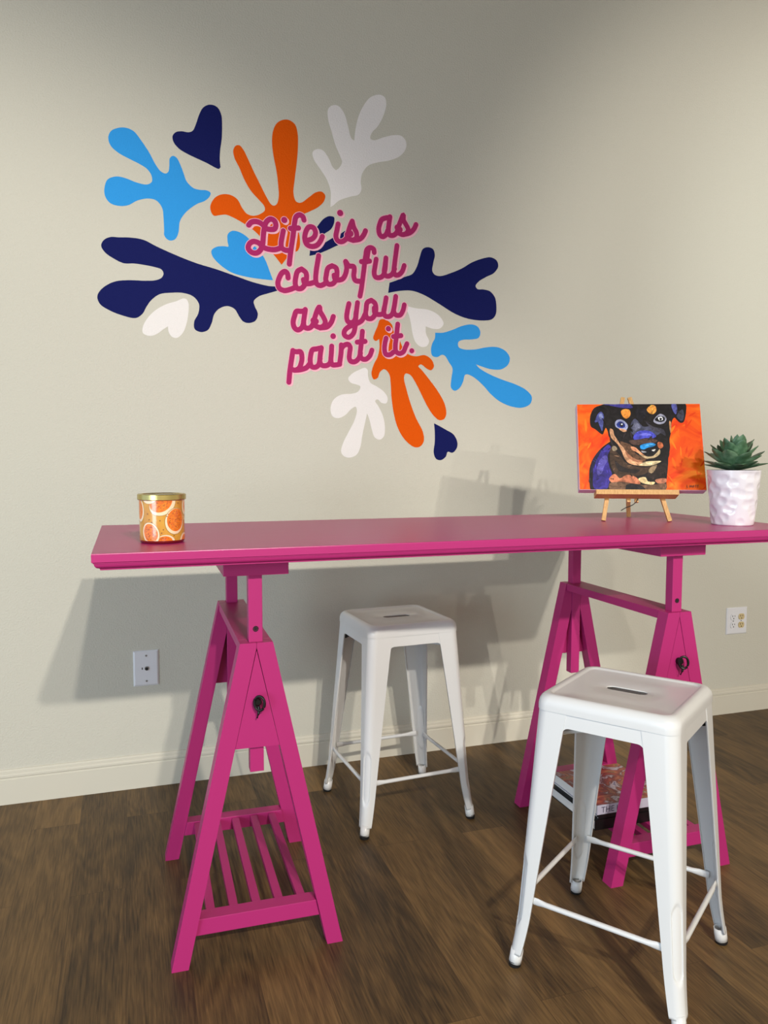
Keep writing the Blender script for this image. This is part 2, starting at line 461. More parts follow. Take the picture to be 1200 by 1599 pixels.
# ------------------------------------------------------------------ the wall mural
MURAL_SHAPES = [
 ('leaf','light_blue','light blue leaf with three lobes,top left of the mural',[(-0.007,2.3485),(-0.0324,2.3337),(-0.041,2.3101),(-0.0335,2.2854),(-0.0088,2.2645),(0.0288,2.2476),(0.0636,2.2334),(0.0859,2.2203),(0.0997,2.2002),(0.1012,2.1806),(0.0913,2.1704),(0.0784,2.167),(0.0463,2.1714),(0.0147,2.181),(-0.0169,2.184),(-0.0455,2.1712),(-0.0568,2.1441),(-0.0562,2.115),(-0.041,2.0926),(-0.0128,2.085),(0.0191,2.0901),(0.0515,2.1098),(0.0903,2.1203),(0.1162,2.115),(0.1341,2.0916),(0.138,2.0588),(0.1393,2.0191),(0.1402,1.9958),(0.1564,1.9819),(0.1763,1.9876),(0.188,2.0101),(0.194,2.0508),(0.2077,2.0755),(0.2281,2.0975),(0.2552,2.1183),(0.2824,2.1318),(0.2995,2.1484),(0.3031,2.1622),(0.2897,2.1689),(0.2661,2.1684),(0.2427,2.1726),(0.2196,2.1935),(0.2101,2.2191),(0.2006,2.2445),(0.1878,2.2695),(0.1748,2.2759),(0.1634,2.2666),(0.161,2.24),(0.1574,2.2198),(0.1474,2.2121),(0.1312,2.2182),(0.1153,2.238),(0.0934,2.278),(0.0685,2.3141),(0.0435,2.3434),(0.0183,2.3518)],[]),
 ('heart','navy','large navy heart at the top',[(0.3008,2.4679),(0.2805,2.4545),(0.2667,2.4281),(0.2548,2.3935),(0.2438,2.3709),(0.2291,2.3637),(0.2059,2.3641),(0.1861,2.3589),(0.174,2.3436),(0.1769,2.3242),(0.195,2.3034),(0.2245,2.2884),(0.2577,2.2764),(0.2911,2.2649),(0.318,2.2533),(0.3336,2.249),(0.3398,2.2558),(0.3374,2.2804),(0.3393,2.3141),(0.3453,2.3551),(0.3473,2.4022),(0.345,2.4386),(0.3331,2.4617),(0.3177,2.4689)],[16]),
 ('leaf','orange','orange leaf with long fingers behind the first word',[(0.344,2.1611),(0.3165,2.1447),(0.301,2.1114),(0.3122,2.0835),(0.3362,2.0871),(0.3568,2.0904),(0.3843,2.0822),(0.4189,2.0662),(0.4502,2.0485),(0.4782,2.0255),(0.5097,1.9831),(0.5345,1.9572),(0.5595,1.9277),(0.5814,1.9574),(0.5962,1.9832),(0.6165,1.9807),(0.6284,1.9999),(0.6286,2.0351),(0.6215,2.0731),(0.6261,2.1016),(0.6445,2.1194),(0.6666,2.1314),(0.6999,2.1508),(0.7222,2.1742),(0.7275,2.1959),(0.7149,2.2087),(0.6927,2.2049),(0.6632,2.1823),(0.6338,2.1604),(0.6156,2.1634),(0.6063,2.1904),(0.6111,2.243),(0.6187,2.2993),(0.6242,2.3623),(0.6231,2.4104),(0.6139,2.4402),(0.5924,2.4532),(0.5709,2.4518),(0.5458,2.4362),(0.5314,2.4056),(0.5275,2.3642),(0.5327,2.3169),(0.5423,2.2699),(0.5489,2.2155),(0.5507,2.1742),(0.5434,2.1471),(0.5326,2.1398),(0.5219,2.1436),(0.5044,2.1694),(0.4835,2.2085),(0.4594,2.2537),(0.4389,2.2956),(0.4219,2.3275),(0.4082,2.3407),(0.3944,2.337),(0.3859,2.3198),(0.3904,2.2933),(0.4073,2.2614),(0.4242,2.2225),(0.4482,2.1842),(0.476,2.1562),(0.4969,2.1342),(0.4982,2.1192),(0.4825,2.1053),(0.4577,2.096),(0.4332,2.1005),(0.416,2.1194),(0.399,2.1484),(0.3749,2.1616)],[12]),
 ('leaf','white','white leaf at the top right',[(0.9346,2.5919),(0.904,2.577),(0.8772,2.5416),(0.8582,2.5002),(0.8468,2.4529),(0.8414,2.4099),(0.8293,2.419),(0.8166,2.4631),(0.8017,2.5067),(0.7793,2.5295),(0.757,2.5286),(0.7399,2.5123),(0.7397,2.4775),(0.7529,2.4339),(0.7677,2.3868),(0.7863,2.3468),(0.7937,2.3266),(0.7824,2.3041),(0.7696,2.2935),(0.7562,2.3046),(0.7414,2.3345),(0.7193,2.3599),(0.6972,2.3621),(0.6802,2.3496),(0.6845,2.3244),(0.7079,2.2921),(0.7337,2.2564),(0.7484,2.2157),(0.7483,2.1733),(0.7475,2.1555),(0.7595,2.1638),(0.7821,2.1838),(0.8275,2.2027),(0.858,2.2129),(0.8695,2.232),(0.8672,2.2639),(0.8733,2.2931),(0.8963,2.3242),(0.9349,2.3415),(0.9815,2.3541),(1.0246,2.375),(1.0482,2.4031),(1.0505,2.4322),(1.0323,2.4516),(1.0009,2.4512),(0.958,2.4372),(0.9194,2.4217),(0.9055,2.4264),(0.9117,2.4485),(0.9347,2.4749),(0.9579,2.5171),(0.9694,2.5613),(0.964,2.5854),(0.95,2.5926)],[5,18,29]),
 ('heart','light_blue','light blue heart beside the first word',[(0.3803,2.0353),(0.3628,2.0222),(0.3611,1.9981),(0.3636,1.9778),(0.3484,1.9779),(0.3209,1.9729),(0.3036,1.9592),(0.3067,1.939),(0.3338,1.9104),(0.3749,1.886),(0.4307,1.8742),(0.4873,1.8699),(0.5266,1.8691),(0.5161,1.8964),(0.4951,1.9471),(0.4671,1.9795),(0.4323,2.018),(0.4045,2.0327)],[12]),
 ('leaf','navy','wide navy leaf on the left with blunt lobes',[(-0.0405,1.9767),(-0.0628,1.965),(-0.0727,1.9446),(-0.0606,1.9227),(-0.0295,1.9023),(0.002,1.8902),(0.0341,1.8921),(0.0663,1.8899),(0.1053,1.8849),(0.1281,1.8779),(0.1345,1.8649),(0.1276,1.8497),(0.1077,1.8396),(0.0717,1.835),(0.0136,1.8329),(-0.0249,1.8269),(-0.0569,1.8115),(-0.0827,1.7868),(-0.0894,1.7666),(-0.0805,1.7441),(-0.0525,1.726),(-0.0147,1.7116),(0.0366,1.7032),(0.0597,1.7192),(0.0732,1.7435),(0.09,1.768),(0.1199,1.7914),(0.163,1.7996),(0.2031,1.8009),(0.2366,1.7908),(0.2565,1.7648),(0.2526,1.7303),(0.2385,1.7022),(0.2401,1.6748),(0.2618,1.6656),(0.2858,1.6737),(0.2999,1.6986),(0.3107,1.7337),(0.3317,1.7556),(0.3595,1.7642),(0.3837,1.7552),(0.4009,1.7284),(0.4148,1.7118),(0.4359,1.7073),(0.4608,1.7178),(0.4689,1.7428),(0.4578,1.7701),(0.4544,1.7874),(0.4724,1.806),(0.5226,1.8247),(0.5588,1.8397),(0.5444,1.8458),(0.5085,1.8469),(0.4516,1.8569),(0.3817,1.8762),(0.313,1.8951),(0.2519,1.9089),(0.1787,1.9321),(0.1132,1.9569),(0.0681,1.9763),(0.0231,1.9803),(-0.0152,1.9776)],[]),
 ('heart','white','small white heart under the wide navy leaf',[(0.2028,1.7819),(0.1758,1.77),(0.1424,1.7578),(0.1057,1.7354),(0.0756,1.7034),(0.06,1.6723),(0.0603,1.6521),(0.081,1.643),(0.1074,1.6511),(0.1309,1.6692),(0.1463,1.6802),(0.1486,1.6599),(0.1603,1.6435),(0.1769,1.6409),(0.1974,1.659),(0.2114,1.6939),(0.2188,1.7352),(0.2193,1.7659),(0.2128,1.7791)],[10]),
 ('leaf','navy','small navy leaf behind the first line of lettering',[(0.6656,1.9689),(0.6682,1.9915),(0.6709,2.0212),(0.679,2.0513),(0.7008,2.0857),(0.7226,2.1113),(0.7444,2.1222),(0.7618,2.1191),(0.7618,2.1002),(0.7504,2.0754),(0.7286,2.0587),(0.7192,2.0501),(0.7129,2.0307),(0.7066,2.0154),(0.7253,2.0229),(0.7566,2.0433),(0.7817,2.0574),(0.807,2.0746),(0.8292,2.0855),(0.8451,2.081),(0.8482,2.0633),(0.8355,2.0442),(0.8132,2.0345),(0.769,2.0135),(0.7314,1.9937),(0.6941,1.9771)],[0]),
 ('leaf','navy','navy leaf on the right with three lobes',[(1.1423,2.0404),(1.1221,2.0313),(1.1101,2.0007),(1.0982,1.9627),(1.0781,1.9316),(1.0461,1.9182),(1.0142,1.9033),(0.9841,1.8916),(0.9786,1.8523),(1.0303,1.8638),(1.0784,1.867),(1.1271,1.8545),(1.193,1.8234),(1.2598,1.7895),(1.319,1.7723),(1.3874,1.7684),(1.4262,1.7759),(1.4433,1.7962),(1.4454,1.835),(1.438,1.8655),(1.4161,1.8872),(1.3859,1.8928),(1.3603,1.8926),(1.3516,1.9043),(1.3642,1.9219),(1.3982,1.9435),(1.4324,1.9613),(1.452,1.9896),(1.4447,2.0121),(1.4187,2.023),(1.3845,2.0165),(1.3336,1.9958),(1.2917,1.9699),(1.2418,1.9473),(1.2004,1.933),(1.1757,1.935),(1.1633,1.949),(1.1672,1.9829),(1.1735,2.0132),(1.1652,2.0349)],[7,8]),
 ('heart','white','white heart right of the lettering',[(1.0344,1.8159),(1.0626,1.8057),(1.0949,1.8002),(1.1438,1.7979),(1.1809,1.785),(1.2058,1.7637),(1.2126,1.7452),(1.1978,1.7269),(1.1689,1.7239),(1.136,1.732),(1.1378,1.7035),(1.1511,1.6739),(1.1406,1.6546),(1.116,1.6512),(1.0939,1.6675),(1.0808,1.7007),(1.0725,1.7451),(1.061,1.7818)],[0,9]),
 ('leaf','light_blue','light blue leaf at the lower right',[(1.1773,1.7092),(1.2104,1.7109),(1.252,1.7244),(1.2939,1.7419),(1.3363,1.7502),(1.3637,1.7417),(1.3751,1.7192),(1.3668,1.6979),(1.3369,1.6903),(1.2945,1.686),(1.2777,1.676),(1.2795,1.657),(1.3033,1.6488),(1.3544,1.651),(1.3973,1.6606),(1.4494,1.6645),(1.489,1.6506),(1.5097,1.624),(1.503,1.5963),(1.4725,1.5755),(1.4244,1.5738),(1.381,1.5839),(1.3568,1.5908),(1.3725,1.5758),(1.416,1.554),(1.4775,1.5325),(1.5397,1.5147),(1.5893,1.4923),(1.6151,1.465),(1.6083,1.4369),(1.5725,1.4202),(1.5233,1.4231),(1.4699,1.4417),(1.4257,1.4721),(1.3905,1.5064),(1.3514,1.5363),(1.3213,1.5492),(1.3086,1.5465),(1.3003,1.5192),(1.2836,1.4916),(1.2626,1.4818),(1.2473,1.4945),(1.2495,1.533),(1.2533,1.5715),(1.238,1.594),(1.2194,1.62),(1.2069,1.6233),(1.1862,1.6133),(1.1655,1.6178),(1.1596,1.6403),(1.1652,1.667),(1.1758,1.6865)],[0,22]),
 ('leaf','orange','orange leaf below the lettering',[(0.9551,1.7506),(0.9433,1.7455),(0.9355,1.723),(0.9237,1.6965),(0.9175,1.6741),(0.9277,1.665),(0.9418,1.673),(0.9434,1.642),(0.9356,1.6046),(0.9199,1.5743),(0.9105,1.5369),(0.9199,1.5164),(0.9357,1.5228),(0.9451,1.5455),(0.9633,1.5573),(0.9833,1.5393),(0.9897,1.5021),(0.9931,1.4497),(1.0037,1.3821),(1.0199,1.3294),(1.0484,1.284),(1.0893,1.2537),(1.114,1.2554),(1.1304,1.277),(1.126,1.3154),(1.097,1.3685),(1.0722,1.4289),(1.0558,1.4814),(1.0451,1.5264),(1.0515,1.5432),(1.0718,1.5386),(1.0963,1.5053),(1.1211,1.4604),(1.1461,1.4152),(1.1712,1.3812),(1.1963,1.3624),(1.2172,1.3666),(1.2271,1.3861),(1.221,1.4245),(1.1955,1.47),(1.1537,1.5223),(1.1206,1.5592),(1.1058,1.5738),(1.1164,1.5817),(1.1452,1.5638),(1.1617,1.5606),(1.1724,1.5762),(1.1615,1.6024),(1.1326,1.6187),(1.0958,1.6126),(1.0674,1.6175),(1.0471,1.6316),(1.035,1.6536),(1.0269,1.6719),(1.0108,1.6897),(1.0004,1.7078),(0.9948,1.7298),(0.9789,1.7438)],[6]),
 ('leaf','white','white leaf at the bottom',[(0.8846,1.5597),(0.8574,1.5498),(0.8302,1.5342),(0.8163,1.5153),(0.8263,1.5009),(0.8495,1.4942),(0.8651,1.4873),(0.8573,1.4685),(0.834,1.459),(0.7877,1.4534),(0.7571,1.4328),(0.7455,1.3995),(0.753,1.3702),(0.776,1.3632),(0.8029,1.3748),(0.8262,1.3974),(0.8456,1.4089),(0.851,1.3942),(0.8416,1.3569),(0.8183,1.312),(0.795,1.2672),(0.7872,1.2337),(0.7987,1.2166),(0.822,1.2114),(0.8493,1.2226),(0.8649,1.2527),(0.8728,1.2976),(0.8846,1.3501),(0.8924,1.3838),(0.9027,1.3578),(0.9121,1.3205),(0.924,1.2906),(0.9439,1.2817),(0.9614,1.2947),(0.9661,1.3287),(0.9581,1.3737),(0.9398,1.4109),(0.9255,1.433),(0.9358,1.4393),(0.9516,1.4262),(0.9715,1.4251),(0.9771,1.4455),(0.9595,1.4713),(0.9318,1.4892),(0.9058,1.5033),(0.8964,1.529),(0.8948,1.5512)],[28]),
 ('heart','navy','small navy heart at the bottom right',[(1.1747,1.349),(1.1783,1.3082),(1.1778,1.2696),(1.1738,1.231),(1.1849,1.2062),(1.2059,1.2015),(1.2268,1.2155),(1.2351,1.235),(1.2563,1.2312),(1.2748,1.2507),(1.2771,1.2742),(1.2599,1.3052),(1.2259,1.3242),(1.1965,1.3393)],[0]),
]
MURAL_WORDS = [
 ('Life',[(0.0195,[(0.4386,2.061),(0.4481,2.0716),(0.4643,2.076),(0.4804,2.0726),(0.4951,2.0624)]),(0.0195,[(0.4964,2.0525),(0.4981,2.0656),(0.5056,2.0807),(0.519,2.0897),(0.5333,2.0853),(0.5388,2.0708),(0.5342,2.0559),(0.5202,2.0523),(0.5039,2.0531)]),(0.0195,[(0.4981,2.0656),(0.4934,2.0406),(0.491,2.0145),(0.4885,1.994),(0.4794,1.973),(0.4645,1.9623),(0.4469,1.9646),(0.4362,1.9767),(0.4399,1.9928),(0.4547,2.0033),(0.4738,2.0),(0.4914,1.9856),(0.5091,1.9807),(0.5329,1.9803),(0.551,1.9862)]),(0.0195,[(0.5665,2.0515),(0.5618,2.0293),(0.558,2.0057),(0.56,1.9899),(0.572,1.9821),(0.5901,1.9821)]),(0.0231,[(0.5704,2.0911),(0.5707,2.0911)]),(0.0195,[(0.645,2.0981),(0.6411,2.1094),(0.6289,2.1156),(0.6152,2.107),(0.6096,2.086),(0.6064,2.0624),(0.6026,2.0329),(0.5978,2.0032),(0.5924,1.9677),(0.5882,1.9322)]),(0.0195,[(0.5931,2.0627),(0.624,2.0669)]),(0.0195,[(0.6574,2.0244),(0.6728,2.0302),(0.6851,2.0415),(0.6889,2.0581),(0.6807,2.0735),(0.6638,2.074),(0.652,2.0563),(0.6476,2.0309),(0.6542,2.0109),(0.6726,2.0036),(0.6942,2.0099),(0.7082,2.0273),(0.7154,2.0442)])]),
 ('is',[(0.0195,[(0.7771,2.0956),(0.7723,2.0715),(0.7685,2.0474),(0.776,2.0331),(0.7911,2.0314),(0.8053,2.0401),(0.8139,2.0528),(0.8181,2.0726),(0.826,2.0957),(0.833,2.1112)]),(0.0236,[(0.7851,2.1373),(0.7854,2.1374)]),(0.0195,[(0.833,2.1112),(0.8387,2.0894),(0.8498,2.0694),(0.8489,2.0499),(0.8355,2.0412),(0.818,2.0442)]),(0.0195,[(0.8355,2.0397),(0.8642,2.0482),(0.8786,2.0645),(0.8857,2.0801)]),(0.024,[(0.8139,2.0588),(0.826,2.0643)])]),
 ('as',[(0.0195,[(0.984,2.139),(0.966,2.1358),(0.9513,2.1283),(0.9432,2.111),(0.939,2.0894),(0.9439,2.0702),(0.9547,2.0642),(0.9677,2.0723),(0.9759,2.0897)]),(0.0195,[(0.9849,2.1421),(0.9807,2.1144),(0.9785,2.09),(0.9825,2.0736),(0.9972,2.0728),(1.0104,2.0822),(1.0186,2.0997)]),(0.0195,[(1.0179,2.1026),(1.0241,2.1184),(1.0317,2.1374),(1.0399,2.1549),(1.0406,2.1352),(1.0533,2.115),(1.06,2.1004),(1.0534,2.086),(1.0368,2.0793),(1.0219,2.0832)]),(0.0195,[(1.0402,2.0796),(1.0667,2.0887),(1.0834,2.104),(1.0927,2.1223)]),(0.024,[(1.0153,2.1039),(1.0252,2.0972)])]),
 ('colorful',[(0.0195,[(0.5833,1.8814),(0.581,1.8965),(0.5729,1.9041),(0.5608,1.8979),(0.5501,1.8796),(0.5445,1.8587),(0.5498,1.8415),(0.5678,1.8339),(0.5921,1.8399),(0.6135,1.8502)]),(0.0195,[(0.6353,1.9175),(0.6199,1.9082),(0.6122,1.884),(0.6105,1.8603),(0.6165,1.846),(0.6318,1.8455),(0.6441,1.8567),(0.6528,1.8781),(0.6514,1.9046),(0.6353,1.9175)]),(0.0195,[(0.6418,1.8788),(0.6457,1.8672),(0.6626,1.8654),(0.6812,1.8712)]),(0.0195,[(0.7009,1.972),(0.6954,1.9404),(0.6906,1.9104),(0.689,1.8806),(0.6935,1.8661),(0.7059,1.8616),(0.7215,1.868),(0.7309,1.8776)]),(0.0195,[(0.7531,1.9383),(0.7374,1.9288),(0.7304,1.9044),(0.7285,1.8804),(0.7372,1.8697),(0.7529,1.8708),(0.7655,1.883),(0.7718,1.9074),(0.7688,1.9311),(0.7531,1.9383)]),(0.0195,[(0.7608,1.9036),(0.7639,1.8904),(0.7749,1.8867),(0.7939,1.8925),(0.8051,1.9098),(0.8105,1.9373),(0.8061,1.9579)]),(0.0195,[(0.8067,1.9586),(0.8194,1.9434),(0.8385,1.9418),(0.8404,1.9275),(0.8385,1.9063),(0.8449,1.8901),(0.8625,1.8883)]),(0.0195,[(0.9206,2.0017),(0.9183,2.0136),(0.9044,2.0185),(0.8915,2.0099),(0.8867,1.9884),(0.8828,1.9639),(0.8786,1.9303),(0.8737,1.8937),(0.8689,1.86),(0.8634,1.8323)]),(0.0195,[(0.869,1.9628),(0.9022,1.9675)]),(0.0195,[(0.8979,2.0134),(0.8931,1.9859),(0.8915,1.9646)]),(0.0195,[(0.9287,1.9766),(0.9239,1.9489),(0.9206,1.9243),(0.9255,1.9095),(0.9418,1.9076),(0.9565,1.9163),(0.964,1.9367),(0.9685,1.9843)]),(0.0195,[(0.9685,1.9843),(0.9647,1.955),(0.9614,1.9304),(0.968,1.9171),(0.9811,1.9165),(0.9943,1.9252),(1.0042,1.9458)]),(0.0195,[(1.0138,2.0352),(1.009,2.0012),(1.0041,1.9642),(1.0015,1.9364),(1.0065,1.923),(1.0208,1.924),(1.0357,1.9389),(1.0439,1.9611)])]),
 ('as',[(0.0195,[(0.6466,1.7634),(0.6312,1.761),(0.6144,1.7601),(0.6066,1.7418),(0.6012,1.7178),(0.6063,1.6988),(0.6185,1.6914),(0.6339,1.7002),(0.6417,1.72)]),(0.0195,[(0.6482,1.7686),(0.6434,1.7379),(0.6411,1.717),(0.6462,1.7023),(0.6617,1.7001),(0.6741,1.7098),(0.682,1.7296)]),(0.0195,[(0.6836,1.7372),(0.6883,1.7524),(0.6962,1.7723),(0.7031,1.7817),(0.7055,1.7654),(0.7179,1.7451),(0.7256,1.726),(0.7177,1.7106),(0.7021,1.7052),(0.6865,1.7104)]),(0.0195,[(0.7052,1.7033),(0.7334,1.7093),(0.7492,1.7273),(0.7572,1.7488)]),(0.024,[(0.6798,1.7295),(0.6882,1.727)])]),
 ('you',[(0.0195,[(0.8192,1.8008),(0.8127,1.7716),(0.8101,1.7473),(0.8158,1.7324),(0.8318,1.7303),(0.8431,1.7415),(0.8479,1.7707)]),(0.0195,[(0.8537,1.8068),(0.8495,1.7768),(0.8463,1.7463),(0.8437,1.7157),(0.8359,1.6879),(0.8173,1.6733),(0.8007,1.6816),(0.8014,1.6968),(0.8174,1.7128),(0.8447,1.7249),(0.8704,1.74),(0.8834,1.7636)]),(0.0195,[(0.9093,1.8194),(0.8931,1.8099),(0.8882,1.7852),(0.8866,1.7638),(0.8931,1.7504),(0.9093,1.7498),(0.9224,1.7627),(0.9282,1.7876),(0.924,1.8087),(0.9093,1.8194)]),(0.0195,[(0.9207,1.7902),(0.924,1.7705),(0.942,1.7669),(0.9567,1.7724),(0.9649,1.8051),(0.9698,1.8324)]),(0.0195,[(0.9698,1.8324),(0.9649,1.8051),(0.96,1.7803),(0.965,1.7636),(0.9815,1.7615),(0.9947,1.7715),(1.0029,1.8013),(1.0094,1.8402)]),(0.0195,[(1.0094,1.8402),(1.0045,1.8075),(1.0013,1.7827),(1.0096,1.7693),(1.0279,1.7703),(1.0395,1.788),(1.0451,1.81)])]),
 ('paint',[(0.0195,[(0.5996,1.6136),(0.5948,1.5836),(0.59,1.5535),(0.5861,1.5235),(0.5834,1.495)]),(0.0195,[(0.6011,1.6107),(0.6149,1.6098),(0.6287,1.6104),(0.6339,1.5941),(0.6316,1.5701),(0.6222,1.5487),(0.6067,1.5407),(0.596,1.5433)]),(0.0195,[(0.6067,1.5407),(0.6298,1.5436),(0.6515,1.5522),(0.6625,1.5652)]),(0.0195,[(0.708,1.6279),(0.6892,1.6235),(0.6752,1.6199),(0.6679,1.5985),(0.6662,1.5744),(0.6717,1.5565),(0.6858,1.5546),(0.6983,1.5636),(0.7047,1.588)]),(0.0195,[(0.7096,1.6289),(0.7047,1.597),(0.704,1.5759),(0.7108,1.5634),(0.7297,1.5626),(0.7423,1.5713),(0.7471,1.5836)]),(0.0195,[(0.7505,1.6368),(0.7488,1.6079),(0.7471,1.5806),(0.7518,1.5671),(0.7677,1.5668),(0.782,1.5697)]),(0.0216,[(0.756,1.6748),(0.7563,1.6748)]),(0.0195,[(0.7885,1.643),(0.7875,1.6156),(0.7843,1.5911),(0.7813,1.5697)]),(0.0195,[(0.7901,1.6309),(0.7981,1.641),(0.8157,1.6467),(0.8237,1.6355),(0.8214,1.614),(0.8204,1.5926),(0.8268,1.5821),(0.8429,1.5818),(0.8574,1.5941),(0.8655,1.6159)]),(0.0195,[(0.873,1.6989),(0.8704,1.6712),(0.8671,1.6405),(0.8639,1.6097),(0.8704,1.5946),(0.8866,1.5928),(0.9029,1.6067),(0.9117,1.6286)]),(0.0195,[(0.8517,1.6566),(0.884,1.6612)])]),
 ('it.',[(0.0195,[(0.9701,1.6775),(0.9652,1.6572),(0.9636,1.6324),(0.9685,1.6156),(0.9851,1.6141),(1.0,1.6246)]),(0.0212,[(0.9789,1.7144),(0.9793,1.7145)]),(0.0195,[(1.018,1.7341),(1.0148,1.7061),(1.0115,1.678),(1.0083,1.6499),(1.011,1.6282),(1.025,1.6204),(1.0418,1.628),(1.0501,1.6455),(1.0568,1.6599)]),(0.0195,[(0.9999,1.6852),(1.0315,1.6904)]),(0.0204,[(1.0771,1.6332),(1.0774,1.6333)])]),
]
